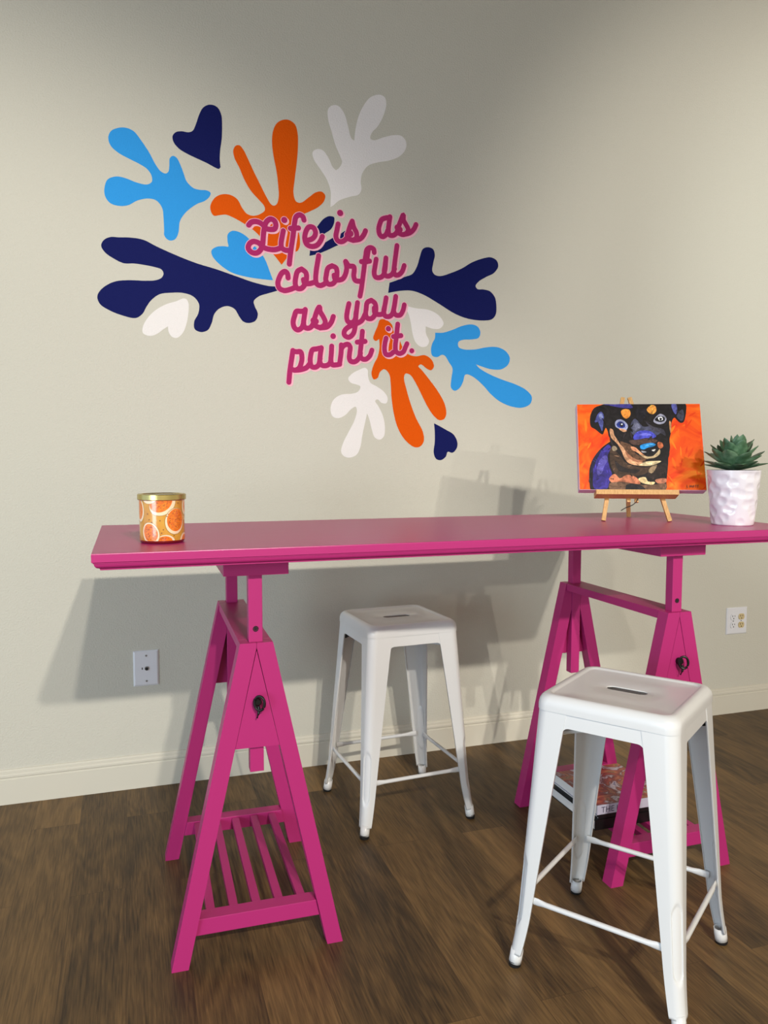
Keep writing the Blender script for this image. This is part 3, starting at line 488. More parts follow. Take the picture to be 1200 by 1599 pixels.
DOG_PATCHES = [
 ((22,18,20),[(0.2067,0.994),(0.1425,0.9579),(0.1109,0.8821),(0.1011,0.7906),(0.1098,0.7294),(0.1456,0.698),(0.1757,0.6592),(0.2011,0.6389),(0.2159,0.6808),(0.2296,0.7183),(0.2437,0.6724),(0.2493,0.6194),(0.2663,0.5663),(0.2395,0.537),(0.1913,0.4857),(0.1479,0.4193),(0.1093,0.3381),(0.0861,0.2493),(0.0781,0.146),(0.0804,0.043),(0.0874,0),(0.6814,0),(0.6906,0.0932),(0.7014,0.1802),(0.7113,0.2675),(0.7205,0.3847),(0.7382,0.4875),(0.7371,0.5765),(0.7506,0.6506),(0.7603,0.7551),(0.7732,0.8148),(0.7894,0.8368),(0.8083,0.8061),(0.8322,0.7753),(0.8578,0.782),(0.8758,0.8415),(0.8865,0.9165),(0.8856,1),(0.7664,1),(0.6227,1),(0.4158,1),(0.2174,1)]),
 ((52,42,130),[(0.2442,0.5219),(0.212,0.4852),(0.1688,0.4263),(0.1304,0.3525),(0.114,0.2488),(0.1086,0.1308),(0.1155,0.0104),(0.2178,0.0092),(0.241,0.0995),(0.2634,0.1579),(0.2415,0.2762),(0.235,0.395),(0.2636,0.4839)]),
 ((88,80,165),[(0.2195,0.3954),(0.1769,0.3516),(0.1454,0.2631),(0.1506,0.1596),(0.1823,0.1886),(0.2056,0.2768),(0.2331,0.3356)]),
 ((30,28,60),[(0.1906,0.4632),(0.1369,0.3971),(0.1089,0.3232),(0.0948,0.19),(0.1171,0.2488),(0.1459,0.3522)]),
 ((66,48,36),[(0.2636,0.4839),(0.2935,0.4534),(0.3326,0.393),(0.371,0.3181),(0.4306,0.2727),(0.5314,0.2561),(0.5926,0.2697),(0.5493,0.1972),(0.4465,0.155),(0.3656,0.1636),(0.3236,0.1276),(0.2848,0.1869),(0.2569,0.2759),(0.25,0.3798)]),
 ((40,30,28),[(0.5926,0.2697),(0.6543,0.2979),(0.7045,0.2969),(0.698,0.1948),(0.648,0.1519),(0.5866,0.1237),(0.538,0.1682)]),
 ((35,28,28),[(0.2896,0.3345),(0.3388,0.2744),(0.4089,0.2363),(0.4898,0.2275),(0.4476,0.1843),(0.3669,0.2003),(0.3164,0.2158)]),
 ((198,118,84),[(0.2366,0.1216),(0.2845,0.1796),(0.3236,0.1276),(0.3759,0.1678),(0.4462,0.1477),(0.4749,0.1035),(0.4836,0.067),(0.403,0.0754),(0.3224,0.0911),(0.2608,0.0773)]),
 ((190,120,90),[(0.6011,0.109),(0.6471,0.1301),(0.692,0.1251),(0.6872,0.086),(0.6246,0.0724)]),
 ((224,196,142),[(0.4707,0.1254),(0.5269,0.1421),(0.5452,0.0952),(0.6002,0.0872),(0.5839,0.0584),(0.5239,0.0665),(0.4845,0.0888)]),
 ((112,82,62),[(0.2401,0.0702),(0.3222,0.0867),(0.4029,0.071),(0.4833,0.0597),(0.5635,0.0514),(0.6866,0.0716),(0.6815,0.0009),(0.5213,0),(0.4831,0.0525),(0.3823,0.0611),(0.3599,0.0017),(0.2379,0.0017)]),
 ((30,26,30),[(0.3719,0.0539),(0.4431,0.0646),(0.4929,0.0451),(0.5214,0.0027),(0.3701,0.0045)]),
 ((98,68,48),[(0.3382,0.557),(0.3788,0.541),(0.429,0.5099),(0.4564,0.42),(0.5158,0.3743),(0.5552,0.3439),(0.5032,0.3125),(0.4526,0.3194),(0.4035,0.3692),(0.3754,0.4441)]),
 ((205,152,112),[(0.2626,0.7097),(0.2675,0.6039),(0.3166,0.5276),(0.3495,0.4372),(0.3675,0.3625),(0.4011,0.3027),(0.4714,0.2763),(0.5322,0.2767),(0.5134,0.3123),(0.4527,0.3209),(0.4134,0.3616),(0.3849,0.4215),(0.3665,0.4815),(0.3372,0.527),(0.3135,0.5876),(0.2943,0.6333),(0.2859,0.6939)]),
 ((160,105,75),[(0.3757,0.4515),(0.4145,0.3912),(0.4638,0.3458),(0.514,0.33),(0.4829,0.3129),(0.4327,0.3316),(0.3935,0.3768)]),
 ((214,142,102),[(0.4234,0.4951),(0.4589,0.4868),(0.4977,0.4339),(0.5366,0.3886),(0.556,0.366),(0.5162,0.3861),(0.467,0.4316),(0.4323,0.4576)]),
 ((190,165,125),[(0.4867,0.4119),(0.5465,0.381),(0.5974,0.3873),(0.6404,0.4454),(0.6534,0.4673),(0.6553,0.4156),(0.6171,0.3721),(0.5656,0.3511),(0.5158,0.3743)]),
 ((26,20,22),[(0.5453,0.3515),(0.6167,0.3648),(0.6782,0.3856),(0.7261,0.4435),(0.7198,0.37),(0.6662,0.3417),(0.595,0.3284),(0.5343,0.3296)]),
 ((226,204,156),[(0.4919,0.2833),(0.5339,0.3193),(0.595,0.3284),(0.6606,0.3271),(0.6137,0.2913),(0.5421,0.2706)]),
 ((188,100,62),[(0.6447,0.5492),(0.6748,0.541),(0.683,0.4963),(0.6567,0.4717),(0.6378,0.5048)]),
 ((70,72,95),[(0.4389,0.7801),(0.4715,0.8245),(0.5297,0.732),(0.5911,0.7302),(0.6701,0.6678),(0.6276,0.6242),(0.5686,0.6782),(0.5072,0.68),(0.4539,0.6289),(0.4299,0.6747)]),
 ((100,102,125),[(0.4538,0.7645),(0.4853,0.7787),(0.5086,0.7176),(0.4662,0.6812),(0.4464,0.7043)]),
 ((24,22,30),[(0.4755,0.9308),(0.5174,0.9446),(0.5785,0.9272),(0.555,0.8521),(0.5109,0.7779),(0.4824,0.8393)]),
 ((60,58,70),[(0.5526,0.7917),(0.6115,0.7296),(0.6917,0.6972),(0.7087,0.6219),(0.6695,0.6529),(0.6001,0.6998)]),
 ((70,74,188),[(0.4472,0.5841),(0.465,0.6511),(0.5176,0.6842),(0.5888,0.6732),(0.6323,0.6166),(0.606,0.5949),(0.5449,0.5965),(0.4827,0.5757)]),
 ((110,112,215),[(0.4952,0.6353),(0.5472,0.6563),(0.5973,0.6325),(0.5459,0.6234)]),
 ((78,56,50),[(0.4104,0.5626),(0.4622,0.5748),(0.5446,0.589),(0.6057,0.5874),(0.6403,0.5642),(0.6035,0.5353),(0.5424,0.5339),(0.4907,0.5158),(0.4396,0.5171)]),
 ((12,11,17),[(0.4994,0.4784),(0.54,0.473),(0.6023,0.5056),(0.6341,0.49),(0.6151,0.446),(0.568,0.4101),(0.5178,0.426)]),
 ((30,138,214),[(0.5021,0.4679),(0.5006,0.5081),(0.5422,0.5294),(0.5935,0.5386),(0.6252,0.5199),(0.6019,0.4952),(0.5608,0.4844),(0.5294,0.4628)]),
 ((80,175,235),[(0.5259,0.5045),(0.5829,0.5269),(0.6079,0.5174),(0.5616,0.5037)]),
 ((150,150,155),[(0.5033,0.4456),(0.5386,0.4389),(0.5464,0.4298),(0.5177,0.423)]),
 ((205,200,195),[(0.588,0.4526),(0.6209,0.4651),(0.6057,0.4403)]),
 ((150,155,190),[(0.304,0.7691),(0.3208,0.8066),(0.3574,0.816),(0.3925,0.7815),(0.4094,0.7356),(0.389,0.6834),(0.3534,0.6995),(0.3148,0.7203)]),
 ((34,50,130),[(0.3172,0.7611),(0.3463,0.7936),(0.3816,0.7667),(0.3875,0.7287),(0.3538,0.7116),(0.3234,0.7306)]),
 ((12,12,30),[(0.3457,0.7754),(0.3683,0.7702),(0.3702,0.7368),(0.3493,0.7299)]),
 ((225,230,245),[(0.3558,0.7675),(0.3681,0.7641),(0.3634,0.7491),(0.3542,0.7524)]),
 ((205,150,110),[(0.333,0.7077),(0.3843,0.6956),(0.3971,0.6786),(0.3678,0.6674)]),
 ((150,150,168),[(0.6171,0.7896),(0.6366,0.8418),(0.6741,0.8814),(0.7109,0.8575),(0.7234,0.8164),(0.6999,0.769),(0.6536,0.7584)]),
 ((15,15,20),[(0.6281,0.8089),(0.6627,0.8531),(0.7051,0.8411),(0.7085,0.8018),(0.6649,0.7836)]),
 ((235,235,238),[(0.6548,0.8367),(0.6859,0.8463),(0.6946,0.8098),(0.6656,0.8017),(0.6582,0.8185)]),
 ((14,14,20),[(0.6689,0.8302),(0.6852,0.8297),(0.6811,0.8042),(0.6679,0.8076)]),
 ((226,140,54),[(0.3576,0.912),(0.3824,0.9371),(0.4238,0.9326),(0.4356,0.8865),(0.4205,0.8414),(0.394,0.824),(0.3711,0.8506)]),
 ((226,150,64),[(0.5686,0.9352),(0.6118,0.987),(0.6401,0.9737),(0.6449,0.9173),(0.6176,0.8773),(0.5873,0.8889)]),
 ((72,78,142),[(0.1609,0.8651),(0.1936,0.91),(0.2155,0.871),(0.2108,0.7872),(0.197,0.6738),(0.1782,0.7426),(0.1639,0.7887),(0.1425,0.7741)]),
 ((120,128,175),[(0.1768,0.8723),(0.1982,0.8869),(0.207,0.8331),(0.1857,0.8185)]),
 ((60,54,130),[(0.2173,0.9983),(0.3115,0.9979),(0.4365,0.998),(0.4557,0.9544),(0.3519,0.9581),(0.2899,0.9757)]),
 ((92,96,172),[(0.771,0.9918),(0.8069,0.995),(0.8142,0.9341),(0.8013,0.8741),(0.7824,0.905)]),
 ((60,60,76),[(0.8053,0.8514),(0.8548,0.9327),(0.8665,0.8569),(0.843,0.79)]),
 ((200,142,92),[(0.7471,0.8006),(0.758,0.7702),(0.7485,0.6507),(0.7417,0.7256)]),
 ((142,126,102),[(0.2744,0.4986),(0.3002,0.498),(0.3123,0.4604),(0.2778,0.4433)]),
 ((150,126,96),[(0.5718,0.2554),(0.6235,0.2838),(0.6115,0.2401),(0.5791,0.1865),(0.5546,0.2045)]),
]

mural = thing('wall_mural', 'painted wall mural of cut-out leaves and hearts around magenta script lettering', 'mural', (0.75, 0, 1.6))
MO = Vector((0.75, 0, 1.6))


def slab(bm, pts, y_front, y_back, mat=0):
    v0 = [bm.verts.new((p[0] - MO.x, y_front, p[1] - MO.z)) for p in pts]
    v1 = [bm.verts.new((p[0] - MO.x, y_back, p[1] - MO.z)) for p in pts]
    fs = [bm.faces.new(v0)]
    n = len(pts)
    for i in range(n):
        fs.append(bm.faces.new((v0[i], v1[i], v1[(i + 1) % n], v0[(i + 1) % n])))
    for f in fs:
        f.material_index = mat


def ribbon(pts, w, shift=(0, 0)):
    """Outline of a round-ended brush stroke, as quads' left and right rails."""
    c = [Vector(p) + Vector(shift) for p in (catmull(pts, sub=6) if len(pts) > 2 else [Vector(p) for p in pts])]
    return c, w * 0.5


def stroke(bm, pts, w, y, shift=(0, 0)):
    c, h = ribbon(pts, w, shift)
    L, Rr = [], []
    for i, p in enumerate(c):
        d = (c[min(i + 1, len(c) - 1)] - c[max(i - 1, 0)]).normalized()
        nrm = Vector((-d.y, d.x))
        L.append(p + nrm * h); Rr.append(p - nrm * h)

    def V(p, yy):
        return bm.verts.new((p.x - MO.x, yy, p.y - MO.z))
    # the stroke climbs a few microns along its length, so that it crosses over itself
    n = len(c)
    lift = 0.00012 / n
    lv = [V(p, y - lift * i) for i, p in enumerate(L)]; rv = [V(p, y - lift * i) for i, p in enumerate(Rr)]
    for i in range(n - 1):
        bm.faces.new((lv[i], rv[i], rv[i + 1], lv[i + 1]))
    # round ends share the ribbon's end vertices
    for p, a, b, q, yy in ((c[0], lv[0], rv[0], c[1], y), (c[-1], rv[-1], lv[-1], c[-2], y - lift * (n - 1))):
        out = (p - q).normalized()
        a0 = math.atan2(a.co.z + MO.z - p.y, a.co.x + MO.x - p.x)
        arc = []
        for k in range(1, 12):
            ang = a0 + math.pi * k / 12
            arc.append(Vector((math.cos(ang), math.sin(ang))))
        if arc[5].dot(out) < 0:
            arc = [Vector((math.cos(a0 - math.pi * k / 12), math.sin(a0 - math.pi * k / 12))) for k in range(1, 12)]
        bm.faces.new([a] + [V(p + v * h, yy) for v in arc] + [b])


for idx, (kind, col, lab, pts, cor) in enumerate(MURAL_SHAPES):
    bm = bmesh.new()
    slab(bm, catmull(pts, True, cor, 5), -0.0004 - 0.00002 * idx, 0.0)
    o = finish(kind, bm, PAINT[col], mural, to_room=True)
    o['label'] = lab
for wi, (word, strokes) in enumerate(MURAL_WORDS):
    bm = bmesh.new()
    for k, (w, pts) in enumerate(strokes):
        stroke(bm, pts, w, -0.0018 - 0.00005 * k)
    o = finish('lettering', bm, PAINT['magenta'], mural, to_room=True)
    o['label'] = 'word ' + word + ' in magenta script'
    bm = bmesh.new()
    for k, (w, pts) in enumerate(strokes):
        stroke(bm, pts, w + 0.0035, -0.0008 - 0.00006 * k, (0.0050, -0.0042))
        stroke(bm, pts, w + 0.0045, -0.0008 - 0.00006 * k - 0.00003)
    s = finish('letter_shadow', bm, PAINT['pink'], o, to_room=True)
    s['label'] = 'pink drop shadow'

# ------------------------------------------------------------------ wall plates
def bevel_plate(bm, w, h, d, lip):
    a = [(-w / 2, -h / 2), (w / 2, -h / 2), (w / 2, h / 2), (-w / 2, h / 2)]
    b = [(-w / 2 + lip, -h / 2 + lip), (w / 2 - lip, -h / 2 + lip), (w / 2 - lip, h / 2 - lip), (-w / 2 + lip, h / 2 - lip)]
    va = [bm.verts.new((x, 0, z)) for x, z in a]
    vm = [bm.verts.new((x, -d * 0.45, z)) for x, z in a]
    vb = [bm.verts.new((x, -d, z)) for x, z in b]
    bm.faces.new(va)
    bm.faces.new(list(reversed(vb)))
    for i in range(4):
        j = (i + 1) % 4
        bm.faces.new((va[i], vm[i], vm[j], va[j]))
        bm.faces.new((vm[i], vb[i], vb[j], vm[j]))


def disc_y(bm, cx, cz, r, y0, y1, n=24, sx=1.0):
    prism(bm, [(cx + sx * r * math.cos(2 * math.pi * k / n), cz + r * math.sin(2 * math.pi * k / n)) for k in range(n)], y0, y1, 'Y')


jack = thing('wall_jack_plate', 'white single jack plate on the wall left of the left trestle', 'wall plate', (0.0467, 0, 0.4435))
bm = bmesh.new(); bevel_plate(bm, 0.089, 0.131, 0.007, 0.006)
finish('plate', bm, PLASTIC, jack)
for dz in (0.047, -0.047):
    bm = bmesh.new(); disc_y(bm, 0.001, dz, 0.0036, -0.0082, -0.0065)
    finish('screw', bm, STEEL, jack)
bm = bmesh.new()
sweep(bm, [(0.002, -0.0068, 0), (0.002, -0.011, 0)], 0.0075, 20)
j = finish('jack_port', bm, STEEL, jack)
bm = bmesh.new(); disc_y(bm, 0.002, -0.001, 0.0055, -0.0116, -0.0108)
finish('port_hole', bm, SLOT, j)
bm = bmesh.new(); box(bm, (-0.0155, -0.0076, -0.004), (-0.0115, -0.0066, 0.004))
finish('print_mark', bm, material('grey_print', srgb(90, 88, 90), 0.6), jack)


def duplex(parent, cx, mat, framed):
    for dz in (0.0197, -0.0197):
        bm = bmesh.new()
        pl = []
        for k in range(36):
            a = 2 * math.pi * k / 36
            pl.append((cx + 0.0172 * math.cos(a), dz + max(-0.0143, min(0.0143, 0.0172 * math.sin(a)))))
        prism(bm, pl, -0.0098, -0.006, 'Y')
        f = finish('receptacle', bm, mat, parent)
        f['label'] = 'almond receptacle' if mat is ALMOND else 'white receptacle'
        bm = bmesh.new()
        box(bm, (cx - 0.0078, -0.0101, dz + 0.0005), (cx - 0.0050, -0.0096, dz + 0.0085))
        box(bm, (cx + 0.0050, -0.0101, dz + 0.0012), (cx + 0.0075, -0.0096, dz + 0.0080))
        disc_y(bm, cx, dz - 0.0072, 0.0028, -0.0101, -0.0096, 16)
        finish('socket_slots', bm, SLOT, f)
    bm = bmesh.new(); disc_y(bm, cx, 0, 0.003, -0.0082, -0.0065, 16)
    finish('screw', bm, STEEL, parent)


outlet = thing('outlet_plate', 'white double outlet plate with one almond receptacle pair, right of the table', 'wall plate', (2.7195, 0, 0.4430))
bm = bmesh.new(); bevel_plate(bm, 0.119, 0.127, 0.007, 0.005)
finish('plate', bm, PLASTIC, outlet)
duplex(outlet, -0.023, PLASTIC, True)
duplex(outlet, 0.023, ALMOND, False)

# ------------------------------------------------------------------ trestles
TW, TD, LT, ZT = 0.4166, 0.574, 0.042, 0.777       # width, depth, leg thickness, top height
HW = TW / 2
APEX = 0.765


def inner_x(z):
    return (HW - 0.0396) * (1 - z / APEX)


def make_trestle(label, loc, rz):
    t = thing('trestle', label, 'trestle', loc, rz, 'magenta trestles')

    def yr(back, a, b):
        return (TD - b, TD - a) if back else (a, b)
    for back in (False, True):
        for s in (-1, 1):
            bm = bmesh.new()
            full = [(s * HW, 0.0), (s * (HW - 0.0396), 0.0), (s * 0.0004, APEX), (s * 0.0004, ZT), (s * 0.039, ZT)]
            zc = APEX * (1 - 0.0175 / (HW - 0.0396))
            rear = [(s * HW, 0.0), (s * (HW - 0.0396), 0.0), (s * 0.0175, zc), (s * 0.0175, ZT), (s * 0.039, ZT)]
            if s > 0:
                full.reverse(); rear.reverse()
            a, b = yr(back, 0.0, 0.012)
            prism(bm, full, a, b, 'Y')
            a, b = yr(back, 0.012, LT)
            prism(bm, rear, a, b, 'Y')
            # chamfered toe
            finish('leg', bm, MAGENTA, t)
        # triangular gusset between the legs
        zb = 0.524
        x = inner_x(zb) - 0.0004
        bm = bmesh.new()
        a, b = yr(back, 0.0005, 0.0118)
        prism(bm, [(-x, zb), (x, zb), (0, APEX - 0.006)], a, b, 'Y')
        g = finish('gusset', bm, MAGENTA, t)
        # black iron key knob in the gusset
        y = TD if back else 0.0
        d = 1 if back else -1
        bm = bmesh.new()
        sweep(bm, [(0, y - d * 0.002, 0.637), (0, y + d * 0.010, 0.637), (0, y + d * 0.014, 0.637)], [0.010, 0.010, 0.006], 18)
        ring = []
        for k in range(25):
            aa = 2 * math.pi * k / 24
            ring.append((0.003 + 0.011 * math.cos(aa), y + d * (0.018 + 0.006 * math.cos(aa)), 0.636 + 0.017 * math.sin(aa)))
        sweep(bm, ring, 0.0034, 8, cap=False)
        sweep(bm, [(0.002, y + d * 0.014, 0.628), (0.001, y + d * 0.017, 0.612), (-0.002, y + d * 0.012, 0.600)], [0.004, 0.0035, 0.0022], 8)
        finish('knob', bm, BLACK_IRON, t, smooth=True)
        # sliding post
        a, b = yr(back, 0.0135, 0.0435)
        bm = bmesh.new()
        box(bm, (-0.0165, a, 0.459), (0.0165, b, 0.939), 0.0012)
        p = finish('post', bm, MAGENTA, t)
        for zz, rr in ((0.808, 0.0058),):
            bm = bmesh.new()
            yy = b if back else a
            n = 24
            pts = [(rr * math.cos(2 * math.pi * k / n), yy + d * 0.0002, zz + rr * math.sin(2 * math.pi * k / n)) for k in range(n + 1)]
            sweep(bm, pts, 0.0012, 6, cap=False)
            disc_y(bm, 0, zz, 0.0042, yy - 0.0006, yy + 0.0006)
            finish('bolt_hole', bm, DARK_HOLE, p)
        # shelf rail
        z0, z1 = 0.074, 0.114
        xa, xb = inner_x(z0) - 0.0005, inner_x(z1) - 0.0005
        a, b = yr(back, 0.010, 0.050)
        bm = bmesh.new()
        prism(bm, [(-xa, z0), (xa, z0), (xb, z1), (-xb, z1)], a, b, 'Y', 0.0012)
        finish('shelf_rail', bm, MAGENTA, t)
    # top bar between the two frames
    bm = bmesh.new()
    box(bm, (-0.039, LT + 0.002, 0.753), (0.039, TD - LT - 0.002, ZT), 0.001)
    finish('top_bar', bm, MAGENTA, t)
    # beam carried by the posts
    bm = bmesh.new()
    box(bm, (-0.0765, -0.008, 0.9395), (0.0765, TD + 0.008, 0.9755), 0.0012)
    finish('support_beam', bm, MAGENTA, t)
    for k in range(5):
        x = -0.112 + 0.056 * k
        bm = bmesh.new()
        box(bm, (x - 0.0105, 0.051, 0.094), (x + 0.0105, TD - 0.051, 0.111), 0.001)
        finish('shelf_slat', bm, MAGENTA, t)
    return t


make_trestle('magenta wooden trestle under the left end of the table, its shelf empty', (0.2800, -1.1101, 0), -0.018)
make_trestle('magenta wooden trestle under the right end of the table, books on its shelf', (1.4802, -1.1178, 0), 0.0055)

# ------------------------------------------------------------------ table top
TX0, TX1, TY0, TY1, TZ = -0.0779, 1.8667, -1.2016, -0.5031, 1.0136
tabletop = thing('tabletop', 'long magenta painted tabletop with moulded edge resting on two trestles', 'table', ((TX0 + TX1) / 2, (TY0 + TY1) / 2, 0.9757))
tc = Vector(tabletop.location)


def inset_ring(bm, levels):
    rings = []
    for ins, z in levels:
        rings.append([bm.verts.new((x, y, z - tc.z)) for x, y in ((TX0 + ins - tc.x, TY0 + ins - tc.y), (TX1 - ins - tc.x, TY0 + ins - tc.y), (TX1 - ins - tc.x, TY1 - ins - tc.y), (TX0 + ins - tc.x, TY1 - ins - tc.y))])
    bm.faces.new(rings[0])
    bm.faces.new(list(reversed(rings[-1])))
    for a, b in zip(rings, rings[1:]):
        for i in range(4):
            j = (i + 1) % 4
            bm.faces.new((a[i], b[i], b[j], a[j]))


bm = bmesh.new()
inset_ring(bm, [(0.0016, TZ), (0.0004, TZ - 0.0007), (0.0, TZ - 0.002), (0.0, TZ - 0.0185), (0.001, TZ - 0.0195), (0.005, TZ - 0.0198)])
finish('board', bm, TABLE_PAINT, tabletop)
bm = bmesh.new()
lv = [(0.003, TZ - 0.0198), (0.003, TZ - 0.0222)]
for k in range(7):
    a = math.pi / 2 * k / 6
    lv.append((0.005 + 0.010 * (1 - math.cos(a)), TZ - 0.0225 - 0.0105 * math.sin(a)))
lv += [(0.0165, TZ - 0.0345), (0.0165, TZ - 0.0372), (0.019, TZ - 0.0379)]
inset_ring(bm, lv)
finish('edge_moulding', bm, MAGENTA, tabletop)
# ------------------------------------------------------------------ metal stools
def rounded_square(h, r, n=12, z=0.0):
    pts = []
    for s, (sx, sy) in enumerate(((1, 1), (-1, 1), (-1, -1), (1, -1))):
        for k in range(n):
            a = math.pi / 2 * s + math.pi / 2 * (k + 0.5) / n
            pts.append(Vector((sx * (h - r) + r * math.cos(a), sy * (h - r) + r * math.sin(a), z)))
        # points along the straight side that follows
        m, w = 15, h - r
        for k in range(m):
            t = math.tan(math.pi / 4 * (1 - 2 * (k + 1) / (m + 1)))
            x, y = (t * w, h)
            q = [(x, y), (-y, x), (-x, -y), (y, -x)][s]
            pts.append(Vector((q[0], q[1], z)))
    return pts


SLOT_SHADE = material('slot_shade', srgb(78, 74, 70), 0.6)  # dark grey standing in for the shade inside the seat


def make_stool(label, loc, rz, H=0.668, hf=0.162):
    t = thing('bar_stool', label, 'stool', loc, rz, 'white metal stools')
    # ---- seat pan
    bm = bmesh.new()
    ZS = H - 0.037
    levels = [(hf - 0.003, 0.027, ZS), (hf, 0.030, ZS), (hf, 0.030, ZS + 0.012), (hf - 0.0005, 0.031, H - 0.020), (hf - 0.002, 0.031, H - 0.013), (hf - 0.0052, 0.031, H - 0.007), (hf - 0.010, 0.030, H - 0.0025), (hf - 0.0155, 0.028, H - 0.0002),
              (hf - 0.021, 0.026, H), (hf - 0.0245, 0.024, H - 0.0008), (hf - 0.0275, 0.022, H - 0.0034), (hf - 0.030, 0.020, H - 0.0042)]
    rings = [[bm.verts.new(p) for p in rounded_square(h, r, 12, z)] for h, r, z in levels]
    # underside lip
    N = len(rings[0])
    for a, b in zip(rings, rings[1:]):
        for i in range(N):
            j = (i + 1) % N
            bm.faces.new((a[i], a[j], b[j], b[i]))
    # panel with the slot hole

    def slot(z, grow=0.0):
        out = []
        hl, hr = 0.034, 0.0142 + grow
        for i in range(N):
            p = rings[-1][i].co
            a = math.atan2(p.y, p.x)
            # ray from the centre to the capsule outline
            d = Vector((math.cos(a), math.sin(a)))
            lo, hi = 0.0, 0.1
            for _ in range(30):
                mid = (lo + hi) / 2
                q = d * mid
                cx = max(-hl, min(hl, q.x))
                if (q - Vector((cx, 0))).length < hr:
                    lo = mid
                else:
                    hi = mid
            out.append(bm.verts.new((d.x * lo, d.y * lo, z)))
        return out
    zp = H - 0.0042
    s = [slot(zp, 0.0020), slot(zp - 0.0005, 0.0008), slot(zp - 0.0014, 0.0), slot(zp - 0.0026, 0.0)]
    mid = []
    for i in range(N):
        p = rings[-1][i].co * 0.55 + s[0][i].co * 0.45
        mid.append(bm.verts.new((p.x, p.y, zp)))
    seq = [rings[-1], mid] + s
    for a, b in zip(seq, seq[1:]):
        for i in range(N):
            j = (i + 1) % N
            bm.faces.new((a[i], a[j], b[j], b[i]))
    o = finish('seat', bm, WHITE_METAL, t, smooth=True, angle=50)
    md = o.modifiers.new('sheet', 'SOLIDIFY'); md.thickness = 0.0012; md.offset = -1

    # ---- legs: folded sheet, open on the inside
    zt, zb = ZS + 0.004, 0.034

    def c_of(z):
        # outer corner distance from the centre along x and y
        k = (zt - z) / (zt - 0.13)
        if z >= 0.13:
            return hf - 0.0025 + k * (0.194 - hf)
        u = (0.13 - z) / 0.13
        return hf - 0.0025 + (0.194 - hf) + 0.010 * u + 0.007 * u * u

    def w_of(z):
        k = (zt - z) / (zt - zb)
        return 0.076 - 0.046 * k ** 0.9

    def r_of(z):
        k = (zt - z) / (zt - zb)
        return 0.029 - 0.0095 * k

    def leg_mesh(sx, sy):
        bm = bmesh.new()
        rows = []
        NZ, NA = 120, 19
        for iz in range(NZ + 1):
            z = zt + (zb - zt) * iz / NZ
            c, w, r = c_of(z), w_of(z), r_of(z)
            w = max(w, r + 0.002)
            sec = [(c - w, c - 0.0045), (c - w, c), (c - w * 0.55 - r * 0.45, c)]
            for k in range(NA):
                a = math.pi / 2 - math.pi / 2 * k / (NA - 1)
                q = k - (NA - 1) / 2
                px, py = c - r + r * math.cos(a), c - r + r * math.sin(a)
                # pressed rib low on the corner
                if abs(q) <= 7:
                    zc0, zc1 = 0.10 + 0.0005 * q * q, 0.275 - 0.0005 * q * q
                    inside = min(z - zc0, zc1 - z) / 0.007
                    edge = (1.0, 1.0, 1.0, 1.0, 1.0, 1.0, 0.85, 0.1)[int(abs(q))]
                    if inside > 0:
                        k2 = min(1.0, inside) * edge
                        px -= 0.0026 * k2; py -= 0.0026 * k2
                sec.append((px, py))
            sec += [(c, c - w * 0.55 - r * 0.45), (c, c - w), (c - 0.0045, c - w)]
            rows.append([bm.verts.new((sx * x, sy * y, z)) for x, y in sec])
        for a, b in zip(rows, rows[1:]):
            for i in range(len(a) - 1):
                bm.faces.new((a[i], a[i + 1], b[i + 1], b[i]))
        return bm
    for sx, sy in ((1, 1), (-1, 1), (-1, -1), (1, -1)):
        o = finish('leg', leg_mesh(sx, sy), WHITE_METAL, t, smooth=True, angle=40)
        md = o.modifiers.new('sheet', 'SOLIDIFY'); md.thickness = 0.0016; md.offset = 0
        c = c_of(zb)
        bm = bmesh.new()
        x, y = sx * (c - 0.0155), sy * (c - 0.0155)
        ox, oy = sx * 0.004, sy * 0.004
        n = 20
        pts = [(x + ox, y + oy, 0.009), (x + ox * 0.6, y + oy * 0.6, 0.02), (x, y, 0.042)]
        sweep(bm, pts, [0.0152, 0.0152, 0.0148], n, cap=False)
        f = finish('foot_cap', bm, WHITE_METAL, o, smooth=True)
        md = f.modifiers.new('sheet', 'SOLIDIFY'); md.thickness = 0.0015; md.offset = -1
        bm = bmesh.new()
        sweep(bm, [(x + ox, y + oy, 0.0), (x + ox, y + oy, 0.003), (x + ox, y + oy, 0.014)], [0.0135, 0.0152, 0.0148], n)
        f = finish('rubber_foot', bm, BLACK_RUBBER, o, smooth=True)
        # black stacking pad high inside the leg
        cc = c_of(H - 0.075) - 0.004
        bm = bmesh.new()
        vs = box(bm, (-0.024, -0.006, -0.011), (0.024, 0.006, 0.011))
        bmesh.ops.rotate(bm, verts=bm.verts, matrix=Matrix.Rotation(-sx * sy * math.pi / 4, 3, 'Z'))
        bmesh.ops.translate(bm, verts=bm.verts, vec=(sx * (cc - 0.024), sy * (cc - 0.024), H - 0.083))
        finish('stacking_pad', bm, BLACK_RUBBER, o)

    # ---- apron panels between the legs, flush with them
    for q in range(4):
        z1, z0 = zt, H - 0.069
        bm = bmesh.new()
        ca, cb = c_of(z1), c_of(z0)
        wa, wb2 = ca - w_of(z1) + 0.0004, cb - w_of(z0) + 0.0004
        fr = 0.012
        outl = [(-wa, z1), (wa, z1), (wb2 + 0.002, z0 - fr)]
        for k in range(1, 7):
            a = math.pi / 2 * k / 6
            outl.append((wb2 + 0.002 - fr * (1 - math.cos(a)) - 0.0005 * k, z0 - fr + fr * math.sin(a)))
        outl += [(-x, z) for x, z in reversed(outl[3:])] + [(-wb2 - 0.002, z0 - fr)]
        Mz = Matrix.Rotation(math.pi / 2 * q, 3, 'Z')

        def V(x, z, back):
            return bm.verts.new(Mz @ Vector((x, -(c_of(z) - back), z)))
